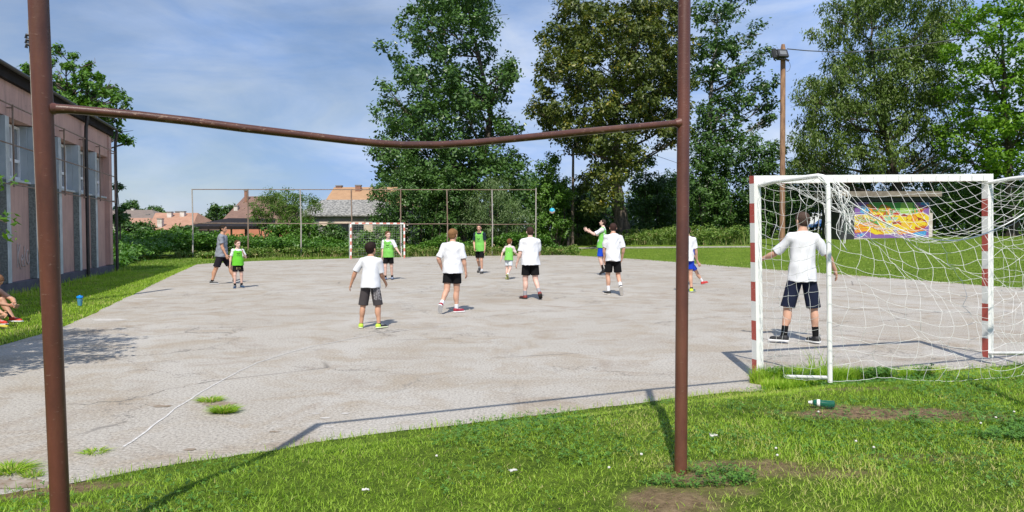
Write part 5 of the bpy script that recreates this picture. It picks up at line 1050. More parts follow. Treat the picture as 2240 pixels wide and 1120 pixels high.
    if near:
        mb.tube([top_(s, 1.0) + [0, .004, 0] for s in np.linspace(0, 1, 40)], .0055, 6)
        # gathered torn strands hanging by the left-hand support
        for k in range(12):
            x0 = 1.37 - .10 * r.random(); z0 = 1.98 - .1 * r.random(); pts = [(x0, dp - .02, z0)]
            for q in range(7): pts.append((x0 - .03 + .030 * math.sin(q * 1.1 + k) - .008 * q, dp + .02 + .03 * math.sin(q + k * 2), z0 - (q + 1) * .075 * (0.8 + .25 * math.sin(k * 3.3))))
            mb.tube(pts, .0035, 4, caps=False)
        for k in range(7): # bunched mesh near the top corner
            a0 = top_(1 - .02 - .30 * r.random(), .1 + .9 * r.random()); a1 = a0 + r.normal(size=3) * [.14, .06, .03]; mb.tube([a0 * (1 - q) + a1 * q - [0, 0, .10 * math.sin(math.pi * q)] for q in np.linspace(0, 1, 7)], .003, 4, caps=False)
        for k in range(18): # lacing hooks on the crossbar
            x_ = -Wp + .1 + k * .17; mb.tube([(x_, .042, Hg + .07), (x_ + .012, .056, Hg + .05), (x_ + .015, .052, Hg + .01), (x_ + .03, .05, Hg - .005)], .004, 4)
    mb.build('net', M['rope'] if near else M['rope_far'], root, True)
    return root
gl, gr_ = G(1652, 828), np.array([5.51, 8.46, 0]); mid_ = (gl + gr_) / 2; ang = math.atan2(gr_[1] - gl[1], gr_[0] - gl[0])
ng = goal('white near goal with slack torn net, seen from behind on the right', (mid_[0], mid_[1], .045), ang + math.pi, True); ng.rotation_euler = (0, .029, ang + math.pi)
fl_ = np.array([-9.25, 42.3, 0]); fr_ = fl_ + nrm([.95, .31, 0]) * 3.08; goal('small distant red and white goal at the far end of the court', tuple((fl_ + fr_) / 2), math.atan2(.31, .95), False)
# ------------------------------------------------------------------ people
WH_ = (0.67, 0.68, 0.705); BK = (0.006, 0.006, 0.007); LIME = (0.13, 0.50, 0.035); LIME2 = (0.19, 0.52, 0.10)
SK = (0.56, 0.32, 0.22); SK2 = (0.50, 0.27, 0.17); SKP = (0.64, 0.42, 0.34)
def bib_mark(q, V, c):
    x, y, z = q[:, 0], q[:, 1], q[:, 2]; fr_ = y > 0.02
    d = np.abs(z - (0.178 + 0.35 * np.abs(x - .0) * np.sign(np.cos(x * 40)))) ; c[fr_ & (np.abs(x) < .030) & (z > .165 + .45 * np.abs(x)) & (z < .187 + .35 * np.abs(x))] = (0.03, 0.07, 0.02)
    c[fr_ & (np.abs(x) < .040) & (np.abs(z - .142) < .007) & (np.sin(x * 700) > -.5)] = (0.04, 0.10, 0.03); return c
def gp(u, v): g_ = G(u, v); return g_[0], g_[1]
GRP_W = 'players in white T-shirts'; GRP_G = 'players in green bibs'
x, y = gp(486, 621); person('man in grey T-shirt and black shorts striding right at the left of the court', x, y, -80, 1.76, 1.10, 1.0, lean=3, head=(-8, 0),
  arms={'R': ((.10, .10, -1), (.05, .45, -1)), 'L': ((-.12, -.15, -1), (.0, .25, -1))}, legs={'R': ((.04, -.36, -1), (0, -.30, -1), (.2, 1, 0.0)), 'L': ((-.04, .58, -1), (0, .30, -1), (-.2, 1, 0.22))},
  skin=SK2, hair=(0.025, 0.017, 0.012), hair_len=.8, shirt=(0.23, 0.25, 0.29), sleeve=.62, shorts=(0.014, 0.012, 0.018), short_len=.88, sock=BK, sock_h=.03, shoe=(0.05, 0.055, 0.06), sole=(0.5, 0.5, 0.5))
def p10(q, V, c):
    x, z = q[:, 0], q[:, 2]; m_ = (q[:, 1] > 0) & (z < -.10) & (z > -.15); x = -x; c[m_ & (((np.abs(x + .035) < .006)) | (np.abs(x + .015) < .005) | ((np.abs(np.hypot((x - .02), (z + .125)) - .018) < .006)))] = (0.42, 0.36, 0.18); return c
x, y = gp(521, 630); person('small boy in green bib with hand at his chin beside the man in grey', x, y, -150, 1.28, 1.0, 1.22, lean=0, head=(22, -2),
  arms={'R': ((.30, .0, -1), (.12, .15, -1)), 'L': ((-.30, .35, -.85), (.55, .55, .9), (.3, .2, 1))}, legs={'R': ((.08, .10, -1), (.0, -.05, -1), (.3, 1, -.1)), 'L': ((-.10, -.05, -1), (-.02, -.12, -1), (-.25, 1, 0))},
  skin=SKP, hair=(0.10, 0.05, 0.025), hair_len=.8, shirt=WH_, sleeve=.7, bib=LIME, bib_paint=bib_mark, shorts=BK, short_len=.72, short_paint=p10, sock=BK, sock_h=.05, shoe=(0.015, 0.04, 0.09), sole=(0.03, 0.10, 0.22))
def pgray(q, V, c):
    x, y, z = q[:, 0], q[:, 1], q[:, 2]; m_ = (x > .050) & (z < -.02) & (np.sin(x * 260 + 2 * np.sin(z * 190)) * np.sin(z * 210 + 1.5 * np.sin(x * 150)) > .12) & (z > -.20); c[m_] = (0.30, 0.29, 0.30)
    c[(np.abs(x - .012) < .006) & (z < -.08)] = (.55, .55, .55); return c
x, y = gp(811, 718); person('boy in white T-shirt and long dark grey shorts standing with legs apart', x, y, -8, 1.35, 1.05, 1.18, lean=3, head=(-20, 8),
  arms={'L': ((-.62, -.10, -1), (-.42, .15, -1)), 'R': ((.10, .25, -1), (.10, .85, -.8))}, legs={'L': ((-.17, .0, -1), (-.10, -.04, -1), (-.25, 1, 0)), 'R': ((.14, .10, -1), (.06, -.12, -1), (.75, .75, 0))},
  skin=SK2, hair=(0.022, 0.012, 0.010), hair_len=1.25, shirt=WH_, sleeve=.82, shorts=(0.055, 0.048, 0.05), short_len=1.0, short_paint=pgray, sock=BK, sock_h=.015, shoe=(0.02, 0.02, 0.02), shoe2=(0.5, 0.75, 0.05), sole=(0.65, 0.70, 0.45), vox=.0062, group=GRP_W)
x, y = gp(850, 612); person('boy in green bib and black shorts facing the camera in front of the far goal', x, y, 176, 1.54, .98, 1.12, lean=2, head=(38, 0),
  arms={'L': ((-.55, .25, -1), (-.75, .25, -1)), 'R': ((.12, -.0, -1), (.06, .15, -1))}, legs={'L': ((-.04, -.10, -1), (.0, -.25, -1), (-.2, 1, 0)), 'R': ((.05, .16, -1), (0, -.06, -1), (.2, 1, -.0))},
  skin=SKP, hair=(0.13, 0.06, 0.03), hair_len=1.1, shirt=WH_, sleeve=.85, bib=LIME2, bib_paint=bib_mark, shorts=BK, short_len=.72, sock=BK, sock_h=.05, shoe=(0.20, 0.25, 0.38), sole=(0.03, 0.03, 0.05))
x, y = gp(990, 684); person('fair-haired boy in white T-shirt and red trainers walking away', x, y, -12, 1.565, 1.12, 1.10, lean=3, head=(-14, 0),
  arms={'L': ((-.42, -.30, -1), (.20, .50, -1)), 'R': ((.22, .02, -1), (.10, .20, -1))}, legs={'L': ((-.02, -.22, -1), (-.12, -.72, -1), (-.25, .65, -.85)), 'R': ((-.03, .12, -1), (-.02, .0, -1), (.75, .72, 0))},
  skin=SK, hair=(0.27, 0.14, 0.06), hair_len=1.0, shirt=WH_, sleeve=.85, shorts=BK, short_len=.66, sock=WH_, sock_h=.06, shoe=(0.33, 0.015, 0.035), shoe2=(0.30, 0.012, 0.03), sole=(0.78, 0.78, 0.78), vox=.0062, group=GRP_W)
x, y = gp(1050, 598); person('teenager in green bib over black shirt walking towards the camera', x, y, 163, 1.80, .88, .98, lean=6, head=(10, 0),
  arms={'R': ((.22, -.12, -1), (-.30, .60, -1)), 'L': ((-.10, -.20, -1), (.0, .1, -1))}, legs={'R': ((.06, -.15, -1), (.12, -.72, -1), (.2, .6, -.7)), 'L': ((-.02, .20, -1), (0, -.10, -1), (-.15, 1, -.0))},
  skin=SK, hair=(0.035, 0.022, 0.015), hair_len=.8, shirt=(0.015, 0.03, 0.04), sleeve=.7, bib=LIME2, bib_paint=bib_mark, shorts=BK, short_len=.78, sock=WH_, sock_h=.055, shoe=(0.05, 0.045, 0.045), sole=(0.03, 0.03, 0.03))
x, y = gp(1113, 611); person('smallest boy in green bib and white shorts running away beside the burly boy', x, y, -18, 1.32, .92, 1.22, lean=9, head=(-15, 0),
  arms={'L': ((-.50, -.50, -1), (-.1, -.35, -1)), 'R': ((.45, .30, -1), (.55, .9, -.5))}, legs={'L': ((-.03, .08, -1), (0.05, -.30, -1), (-.1, 1, -.0)), 'R': ((.0, -.12, -1), (-.08, -.55, -1), (.1, .6, -.75))},
  skin=SKP, hair=(0.20, 0.09, 0.04), hair_len=.9, shirt=(0.62, 0.50, 0.50), sleeve=.8, bib=LIME2, shorts=(0.62, 0.66, 0.70), short_len=.70, sock=WH_, sock_h=.05, shoe=(0.03, 0.03, 0.03), shoe2=(0.28, 0.30, 0.10), sole=(0.30, 0.32, 0.12))
x, y = gp(1160, 654); person('burly boy with cropped dark hair in white T-shirt and black shorts at mid-court', x, y, 6, 1.62, 1.25, 1.03, lean=2, head=(3, -2),
  arms={'L': ((-.22, -.05, -1), (-.28, .25, -1)), 'R': ((.10, .25, -1), (-.1, .9, -.6))}, legs={'L': ((-.06, .08, -1), (-.02, -.04, -1), (-.55, .85, 0)), 'R': ((.07, -.06, -1), (.20, -.36, -1), (.20, .85, -.5))},
  skin=SKP, hair=(0.055, 0.03, 0.022), hair_len=.55, shirt=WH_, sleeve=.80, shorts=BK, short_len=.74, sock=(0.30, 0.30, 0.32), sock_h=.075, shoe=(0.09, 0.025, 0.02), shoe2=(0.22, 0.03, 0.02), sole=(0.03, 0.025, 0.025), vox=.0066, group=GRP_W)
x, y = gp(1316, 602); person('player in green bib and blue shorts raising both hands to catch the ball', x, y, 72, 1.86, .88, .95, lean=-4, head=(8, 14),
  arms={'L': ((-.25, .85, -.55), (-.12, 1, .55), (-.1, .7, .7)), 'R': ((.25, .75, -.60), (.10, 1, .45), (.1, .8, .6))}, legs={'L': ((-.05, .12, -1), (0, -.30, -1), (-.1, .75, -.65)), 'R': ((.05, -.10, -1), (0, -.28, -1), (.1, .9, -.3))},
  skin=SKP, hair=(0.04, 0.025, 0.02), hair_len=.6, shirt=WH_, sleeve=.8, bib=LIME2, bib_paint=bib_mark, shorts=(0.01, 0.06, 0.50), short_len=.85, sock=BK, sock_h=.10, shoe=BK, sole=BK, finger_open=True)
x, y = gp(1341, 645); person('tall boy in white T-shirt and black shorts walking away in front of the catcher', x, y, -4, 1.73, .98, .98, lean=4, head=(5, 0),
  arms={'L': ((-.16, .12, -1), (.05, .30, -1)), 'R': ((.30, -.05, -1), (-.12, .40, -1))}, legs={'L': ((-.10, .18, -1), (.05, -.10, -1), (-.5, .9, 0)), 'R': ((.10, .05, -1), (.14, -.55, -1), (.15, .55, -.85))},
  skin=SK, hair=(0.05, 0.025, 0.02), hair_len=.8, shirt=WH_, sleeve=.85, shorts=BK, short_len=.80, sock=WH_, sock_h=.085, shoe=(0.02, 0.02, 0.02), sole=(0.70, 0.66, 0.60), vox=.0068, group=GRP_W)
x, y = gp(1503, 639); person('boy in white T-shirt and blue shorts with lime shoes, half hidden by right rusty post', x, y, -6, 1.65, .92, 1.0, lean=2, head=(0, 0),
  arms={'R': ((.22, .0, -1), (.15, .30, -1)), 'L': ((-.2, .05, -1), (0, .4, -1))}, legs={'L': ((-.05, .0, -1), (-.0, -.10, -1), (-.2, 1, 0)), 'R': ((.02, .06, -1), (.05, -.14, -1), (.6, .85, 0))},
  skin=SK, hair=(0.05, 0.03, 0.02), shirt=WH_, sleeve=.8, shorts=(0.012, 0.05, 0.45), short_len=.66, sock=BK, sock_h=.03, shoe=(0.03, 0.10, 0.14), shoe2=(0.62, 0.78, 0.03), sole=(0.4, 0.45, 0.35), vox=.0068, group=GRP_W)
x, y = gp(1508, 623); person('player in blue kit and red shoes striding right, hidden behind a white-shirted boy', x, y, -78, 1.55, .92, 1.05, lean=6, head=(0, 0),
  arms={'R': ((.05, .2, -1), (0, .5, -1)), 'L': ((-.05, -.2, -1), (0, .2, -1))}, legs={'R': ((.03, -.12, -1), (0, -.50, -1), (.1, 1, -.4)), 'L': ((-.05, .92, -1), (0, .66, -1), (-.1, 1, .18))},
  skin=SK, hair=(0.05, 0.03, 0.02), shirt=(0.03, 0.07, 0.40), sleeve=.8, shorts=(0.02, 0.06, 0.48), short_len=.8, sock=WH_, sock_h=.08, shoe=(0.50, 0.03, 0.03), sole=(0.5, 0.08, 0.06))
x, y = gp(1753, 751); person('goalkeeper in white T-shirt and navy shorts standing in the near goal, arms spread low', x, y, -4, 1.765, .96, 1.0, lean=1, head=(22, -3),
  arms={'L': ((-.58, .30, -.70), (-.55, .80, -.36), (-.6, .7, -.45)), 'R': ((.74, .0, -1), (.62, .40, -1), (.35, .3, -1))}, legs={'L': ((-.24, .03, -1), (-.13, -.04, -1), (-.9, .42, 0)), 'R': ((.17, .0, -1), (.07, -.05, -1), (-.35, .95, -.05))},
  skin=SK, hair=(0.07, 0.045, 0.035), hair_len=.7, shirt=WH_, sleeve=.85, shorts=(0.010, 0.014, 0.035), short_len=1.0, sock=BK, sock_h=.085, shoe=(0.012, 0.012, 0.014), sole=(0.70, 0.70, 0.70), vox=.0056, group=GRP_W)
# seated spectators at the left edge
sx_, sy_ = gp(2, 713)
person('shirtless spectator with red shoes sitting on the grass hugging his knees, further back', sx_ - .62, sy_ + .42, -100, 1.62, .95, 1.05, lean=28, head=(0, -20),
  arms={'R': ((.15, .85, -.55), (-.55, .75, -.25)), 'L': ((-.15, .85, -.50), (.6, .75, -.25))}, legs={'R': ((.16, .72, .72), (-.02, .52, -.85), (.1, 1, 0.0)), 'L': ((-.16, .70, .72), (.02, .56, -.83), (-.1, 1, 0.0))},
  skin=SK2, hair=(0.20, 0.10, 0.05), hair_len=.7, shirt=None, shorts=BK, short_len=1.15, sock=BK, sock_h=.16, shoe=(0.55, 0.04, 0.02), sole=(0.7, 0.7, 0.7), seat=.13, group='seated spectators')
sx_, sy_ = gp(-25, 722)
person('dark-haired spectator in pale shorts and yellow shoes sitting nearest the court edge, head bowed', sx_ - .50, sy_ + .02, -84, 1.55, .95, 1.06, lean=32, head=(-10, -30),
  arms={'R': ((.15, .85, -.60), (-.35, .85, -.45)), 'L': ((-.15, .85, -.55), (.4, .8, -.45))}, legs={'R': ((.14, .80, .60), (-.02, .60, -.80), (.1, 1, 0.0)), 'L': ((-.14, .78, .60), (.02, .62, -.78), (-.1, 1, 0.0))},
  skin=SK2, hair=(0.02, 0.012, 0.01), hair_len=1.1, shirt=None, shorts=(0.45, 0.50, 0.62), short_len=.9, sock=BK, sock_h=.08, shoe=(0.50, 0.42, 0.02), sole=(0.55, 0.5, 0.2), seat=.13, group='seated spectators')
# ------------------------------------------------------------------ ball
m, t, b = nodes('ball_skin'); vec = coord(t); vo = N(t, 'ShaderNodeTexVoronoi'); vo.inputs['Scale'].default_value = 9; L(t, vec, vo.inputs[0]); sc_ = t.nodes.new('ShaderNodeSeparateColor'); L(t, vo.outputs['Color'], sc_.inputs[0])
L(t, ramp(t, sc_.outputs[0], [(0.0, (0.03, 0.33, 0.55)), (0.55, (0.02, 0.42, 0.60)), (0.62, (0.75, 0.24, 0.08)), (0.85, (0.72, 0.72, 0.70))]), b.inputs['Base Color']); b.inputs['Roughness'].default_value = 0.45
gb = Grid((-.13,) * 3, (.13,) * 3, .006); gb.ell((0, 0, 0), (.095, .095, .095), None, 0); gb.displace(lambda p: .0022 * np.exp(-60 * np.abs(np.sin(p[:, 0] * 33 + np.sin(p[:, 1] * 40)) * np.sin(p[:, 2] * 33 + np.sin(p[:, 0] * 40)))))
V, Q = gb.mesh(); o = np_mesh('handball', V, Q, m); o.location = P(1208, 461, 25.0); tag(o, 'blue and orange handball flying above mid-court', 'ball')
# ------------------------------------------------------------------ court line and weeds
lp = [(270, 978), (300, 958), (345, 925), (380, 897), (420, 872), (427, 866), (470, 841), (520, 814), (560, 795), (620, 775), (680, 759), (760, 743), (830, 730), (900, 720), (990, 712)]
pts = np.array([G(u, v) for u, v in lp]); tt = np.linspace(0, len(pts) - 1, 220); q = np.stack([np.interp(tt, range(len(pts)), pts[:, i]) for i in range(3)], 1); dq = np.gradient(q, axis=0); dq /= np.linalg.norm(dq, axis=1, keepdims=True); nn = np.stack([-dq[:, 1], dq[:, 0], 0 * dq[:, 0]], 1)
r = np.random.default_rng(2); wd_ = (0.008 * (.6 + .8 * fbm(q[:, 0], q[:, 1], 6, 3)))[:, None]; q += nn * ((fbm(q[:, 0], q[:, 1], 4, 9) - .5) * .03)[:, None]; q[:, 2] = .004; V = np.concatenate([q - nn * wd_, q + nn * wd_]); k = np.arange(219)
o = np_mesh('court_line', V, np.stack([k, k + 1, k + 221, k + 220], 1), mat('line_paint', (0.60, 0.585, 0.56), (0.44, 0.42, 0.39), .9, 30, 4, .42, .6, bmp=0)); tag(o, kind='structure')
M['chalk'] = mat('worn_paint', (0.50, 0.475, 0.44), (0.44, 0.41, 0.37), .9, 8, 5, .4, .6, bmp=.2)
M['dirt'] = mat('court_dirt', (0.20, 0.15, 0.10), (0.32, 0.27, 0.22), .95, 12, 6, .4, .65, bmp=.6)
def patch(name, u, v, rx, ry, mt, seed, n=60, z=.0035):
    c_ = G(u, v); r_ = np.random.default_rng(seed); a = np.linspace(0, 6.283, n, endpoint=False); rr = .75 + .45 * fbm(np.cos(a) * 2 + seed, np.sin(a) * 2, 1.5, seed) * 1.2 - .25 + .12 * r_.random(n)
    V = np.stack([c_[0] + rx * rr * np.cos(a), c_[1] + ry * rr * np.sin(a), np.full(n, z)], 1); mb = MB(); mb.add(V, [tuple(range(n))]); o = mb.build(name, mt); tag(o, kind='structure')
for i, (u, v, rx, ry) in enumerate([(354, 889, .10, .05), (480, 884, .17, .12), (600, 945, .05, .02), (415, 984, .05, .03), (20, 1060, .35, .10)]): patch('dirt_patch', u, v, rx, ry, M['dirt'], 20 + i)
for i, (u, v, rx, ry) in enumerate([(318, 653, .35, .16), (435, 648, .25, .10), (240, 700, .35, .18), (710, 915, .05, .03), (690, 905, .05, .02), (755, 905, .04, .03), (720, 935, .04, .02)]): patch('paint_patch', u, v, rx, ry, M['chalk'], 40 + i)
def tuft(label, u, v, rad, n, h0, h1, seed):
    c_ = G(u, v); r_ = np.random.default_rng(seed); a = r_.uniform(0, 6.28, n); rr = rad * np.sqrt(r_.random(n)) * .7; x = rr * np.cos(a) * 1.3; y = rr * np.sin(a); h_ = r_.uniform(h0, h1, n); d = np.stack([x, y], 1) * 1.1 + r_.normal(size=(n, 2)) * .015
    wa = r_.uniform(0, 6.28, n); w_ = .004; wv_ = np.stack([np.cos(wa) * w_, np.sin(wa) * w_, 0 * wa], 1); b0 = np.stack([x, y, 0 * x + .002], 1); mid_ = b0 + np.stack([d[:, 0] * .3, d[:, 1] * .3, h_ * .7], 1); tip = b0 + np.stack([d[:, 0], d[:, 1], h_], 1)
    V = np.stack([b0 - wv_, b0 + wv_, mid_ + wv_ * .8, mid_ - wv_ * .8, tip + wv_ * .1, tip - wv_ * .1], 1).reshape(-1, 3); k = np.arange(n)[:, None] * 6; Q = np.concatenate([k + [0, 1, 2, 3], k + [3, 2, 4, 5]], 1).reshape(-1, 4)
    ti = r_.random(n) * .8; ti[r_.random(n) < .12] = 1; o = np_mesh('grass_tuft', V, Q, LM['blade'], None, True, fattr=np.repeat(ti, 2)); o.location = (c_[0], c_[1], 0); tag(o, label, 'weed', 'grass tufts growing through the court')
tuft('flat ragged grass tuft behind the denser one on the asphalt', 460, 877, .10, 300, .006, .032, 1); tuft('dense round grass tuft growing from the asphalt', 491, 902, .095, 650, .02, .055, 2)
tuft('sparse dry grass wisp near the chalk line end on the asphalt', 206, 990, .08, 120, .008, .02, 3); tuft('grass tuft at the bottom left corner in cracked asphalt', 22, 1030, .13, 450, .01, .04, 4); tuft('tiny weed in the crack right of the left corner tuft', 72, 1042, .06, 90, .01, .035, 5)
# ------------------------------------------------------------------ grass
def nearpoly(): return [GT(u, v)[:2] for u, v in [(2700, 765), (2240, 797), (2100, 808), (1950, 828), (1800, 837), (1740, 842), (1660, 855), (1600, 857), (1500, 868), (1370, 885), (1200, 905), (1000, 930), (900, 940), (720, 962), (600, 985), (400, 1012), (150, 1058), (0, 1082), (-100, 1100), (-100, 1170), (2700, 1170)]]
npoly = nearpoly(); D1 = lambda x, y: np.clip(1.0 - 0.93 * soil(x, y), 0.05, 1)
hf_ = lambda x, y: 0.55 + 0.9 * fbm(x, y, 0.8, 12)
blades('grass', 'short green lawn grass in the foreground', npoly, 360000, .010, .040, .0044, LM['blade'], 21, lambda x, y: D1(x, y) * np.where(y < 5.2, 1.0, .6), 1.5, hf=hf_)
edge = []; 
nb = [np.array(p) for p in npoly[1:18]]
for p in nb: edge.append(p + [0, .07])
for p in nb[::-1]: edge.append(p + [0, -.16])
blades('grass', 'longer ragged grass along the near court edge', edge, 60000, .02, .075, .005, LM['blade'], 22, lambda x, y: np.clip(1.5 * fbm(x, y, 2.2, 3) - .25, 0, 1), .9)
# taller weeds round the goal support and post foot
def weedpatch(label, u, v, rx, ry, n, h0, h1, seed, wid=.008, name='weeds'):
    c_ = GT(u, v); a = np.linspace(0, 6.28, 24, endpoint=False); poly = [(c_[0] + rx * math.cos(q), c_[1] + ry * math.sin(q)) for q in a]; return blades(name, label, poly, n, h0, h1, wid, LM['blade'], seed, None, .8)
weedpatch('tall weeds along the back of the near goal, left part', 1760, 838, .55, .16, 6500, .05, .20, 31); weedpatch('tall weeds along the back of the near goal, middle', 1930, 832, .65, .14, 6500, .04, .15, 32); weedpatch('taller grass just right of the near goal post', 1730, 850, .28, .13, 2600, .04, .12, 33)
weedpatch('few long weed stalks beside the net support', 1790, 832, .12, .06, 90, .2, .36, 34, .007)
def herb(name, label, poly, n, h0, h1, size, seed, mt='clover', dens=None):
    dens = dens or (lambda x, y: np.clip(5 * (fbm(x, y, 2.2, seed) - .5) , 0, 1))
    r_ = np.random.default_rng(seed); poly = np.array(poly); lo, hi = poly.min(0), poly.max(0); x = r_.uniform(lo[0], hi[0], n); y = r_.uniform(lo[1], hi[1], n); ok = inpoly(x, y, poly)
    if dens is not None: ok &= r_.random(n) < dens(x, y)
    x, y = x[ok], y[ok]; m_ = len(x); z = terr(x, y) + r_.uniform(h0, h1, m_); a0 = r_.uniform(0, 6.28, m_); V = []; s = size * r_.uniform(.7, 1.3, m_)
    tl = r_.normal(size=(m_, 2)) * .35
    for k in range(3):
        a = a0 + k * 2.094; ca, sa = np.cos(a), np.sin(a); l_ = []
        for (f, g_) in ((0, 0), (.65, .42), (1.0, 0), (.65, -.42)):
            dx = (ca * f - sa * g_) * s; dy = (sa * f + ca * g_) * s; l_.append(np.stack([x + dx, y + dy, z + dx * tl[:, 0] + dy * tl[:, 1]], 1))
        V.append(np.stack(l_, 1))
    V = np.stack(V, 1).reshape(-1, 3); Q = np.arange(len(V)).reshape(-1, 4); ti = np.repeat(np.clip(r_.random(m_) * .8, 0, 1), 3); o = np_mesh(name, V, Q, LM[mt], None, False, fattr=ti); tag(o, label, 'clover', None, 'stuff'); return o
cm = lambda x, y: np.clip(4.0 * (fbm(x, y, 1.1, 55) - .46), 0, 1) * (1 - soil(x, y) * .6) + np.clip(1.2 - ((x - 3.4) ** 2 / 3.0 + (y - 4.6) ** 2 / 1.1), 0, .9) * .6
herb('clover', 'darker clover and broad-leaved weeds in the foreground lawn', npoly, 80000, .018, .052, .013, 41, dens=cm)
def ring(u, v, rx, ry): c_ = GT(u, v); return [(c_[0] + rx * math.cos(q), c_[1] + ry * math.sin(q)) for q in np.linspace(0, 6.28, 20, endpoint=False)]
herb('weeds', 'leafy weeds round the foot of the right rusty post', ring(1512, 1050, .36, .16), 1500, .005, .06, .013, 42); herb('weeds', 'leafy weeds under the back of the near goal net', ring(1860, 838, .85, .16), 5200, .02, .15, .02, 43); herb('weeds', 'leafy weed clump at the right edge of the lawn', ring(2190, 930, .60, .45), 6000, .01, .06, .014, 44)
r_ = np.random.default_rng(77); mb = MB()
for u, v, n_, sp_ in [(1480, 1098, 60, .22), (1550, 1050, 50, .2), (1930, 905, 70, .45), (1650, 1020, 40, .35), (1860, 852, 30, .3), (70, 1075, 30, .3)]:
    c0 = GT(u, v)
    for k in range(n_):
        x, y = c0[0] + r_.normal() * sp_, c0[1] + r_.normal() * sp_ * .5; s_ = r_.uniform(.003, .009); z = float(terr(x, y)) + s_ * .3
        V = np.array([[1, 0, 0], [-1, 0, 0], [0, 1, 0], [0, -1, 0], [0, 0, .8], [0, 0, -.8]]) * s_ * r_.uniform(.6, 1.3, (6, 1)) @ rotz(r_.uniform(0, 6)) + [x, y, z]
        mb.add(V, [(0, 2, 4), (2, 1, 4), (1, 3, 4), (3, 0, 4), (2, 0, 5), (1, 2, 5), (3, 1, 5), (0, 3, 5)])
o = mb.build('soil_clods', mat('soil_clod', (0.27, 0.18, 0.11), (0.17, 0.11, 0.07), .95, 30, 4, bmp=.4), None, True); tag(o, 'loose clods of dry soil in the bare lawn patches', 'soil', None, 'stuff')
# mid-distance grass
lpoly = [G(u, v)[:2] for u, v in [(-60, 770), (0, 757), (100, 728), (140, 715), (200, 689), (300, 641), (370, 606), (430, 579), (250, 596), (135, 612), (0, 650), (-60, 670)]]
blades('grass', 'grass strip between the hall and the court', lpoly, 120000, .025, .07, .011, LM['blade'], 23, None, .9, hf=lambda x, y: .6 + .8 * fbm(x, y, .7, 3))
wallp = [(W0 + WN * .05 - WD * 6), (W0 + WN * .6 - WD * 6), (W1 + WN * .7), (W1 + WN * .05)]
blades('grass', 'longer grass along the foot of the hall wall', wallp, 16000, .06, .24, .014, LM['blade'], 24, lambda x, y: np.clip(2.2 * fbm(x, y, 1.1, 4) - .5, .1, 1), .6)
rpoly = [G(u, v)[:2] for u, v in [(2700, 667), (2240, 633), (2000, 614), (1800, 599), (1600, 585), (1500, 577), (1400, 569), (1300, 563), (1190, 557)]] + [(3.5, 62), (20, 75), (50, 70), (50, 28)]
blades('grass', 'mown lawn beyond the right side of the court', rpoly, 170000, .03, .07, .03, LM['turf_far'], 25, lambda x, y: np.clip(60 / (y * y / 12), 0.15, 1), 1.0)
fpoly = [G(u, v)[:2] for u, v in [(440, 577), (560, 570), (700, 566), (900, 561), (1100, 556), (1185, 554)]] + [(2.6, 58), (-2, 56), (-9, 48), (-14, 43), (-17, 39)]
blades('grass', 'rough grass verge along the far edge of the court', fpoly, 70000, .04, .12, .03, LM['turf_far'], 26, None, .9)
cpoly = [G(u, v)[:2] for u, v in [(250, 597), (430, 579), (445, 562), (380, 564), (300, 572), (252, 586)]]
blades('grass', 'rough grass corner between the hall end and the far fence', cpoly, 30000, .04, .14, .022, LM['turf_far'], 71, None, 1.0)
fo = lambda a, o_: (a[0] + o_[0], a[1] + o_[1])
fp0, fp1 = np.array([-19.5, 42.6]), np.array([4.5, 50.4])
wp_ = [tuple(fp0 - [-.1, .9]), tuple(fp1 - [-.1, .9]), tuple(fp1 + [0, 2.2]), tuple(fp0 + [0, 2.2])]
blades('tall_weeds', 'tall weeds with straw-coloured stalks along the far fence', wp_, 34000, .10, .50, .03, LM['weed'], 27, lambda x, y: np.clip(2.4 * fbm(x, y, .5, 6) - .4, .15, 1), 1.3, hf=lambda x, y: .4 + 1.3 * fbm(x, y, .45, 61), cat='weeds', dryf=.25)
def band(us, v0, off0, off1):
    a = [GT(u, v0)[:2] for u in us]; return [(p[0], p[1] + off0) for p in a] + [(p[0], p[1] + off1) for p in a[::-1]]
blades('tall_weeds', 'tall grass and weeds behind the lawn path', band([1170, 1300, 1400, 1500, 1600, 1700], 541, 3.2, 9), 34000, .20, .95, .045, LM['weed'], 28, lambda x, y: np.clip(2.2 * fbm(x, y, .4, 16) - .2, .2, 1), 1.0, hf=lambda x, y: .35 + 1.3 * fbm(x, y, .4, 62), cat='weeds')
bed('weeds', 'broad-leaved weeds mixed into the tall grass behind the lawn path', band([1170, 1300, 1400, 1500, 1600, 1700], 541, 3.0, 9), lambda x, y: .2 + 1.3 * fbm(x, y, .5, 63), 1500, .16, LM['weed'], 64, .26, 12)
bed('weeds', 'broad-leaved weeds along the foot of the far fence', wp_, lambda x, y: .1 + .7 * fbm(x, y, .5, 65), 1300, .13, LM['weed'], 66, .2, 12)
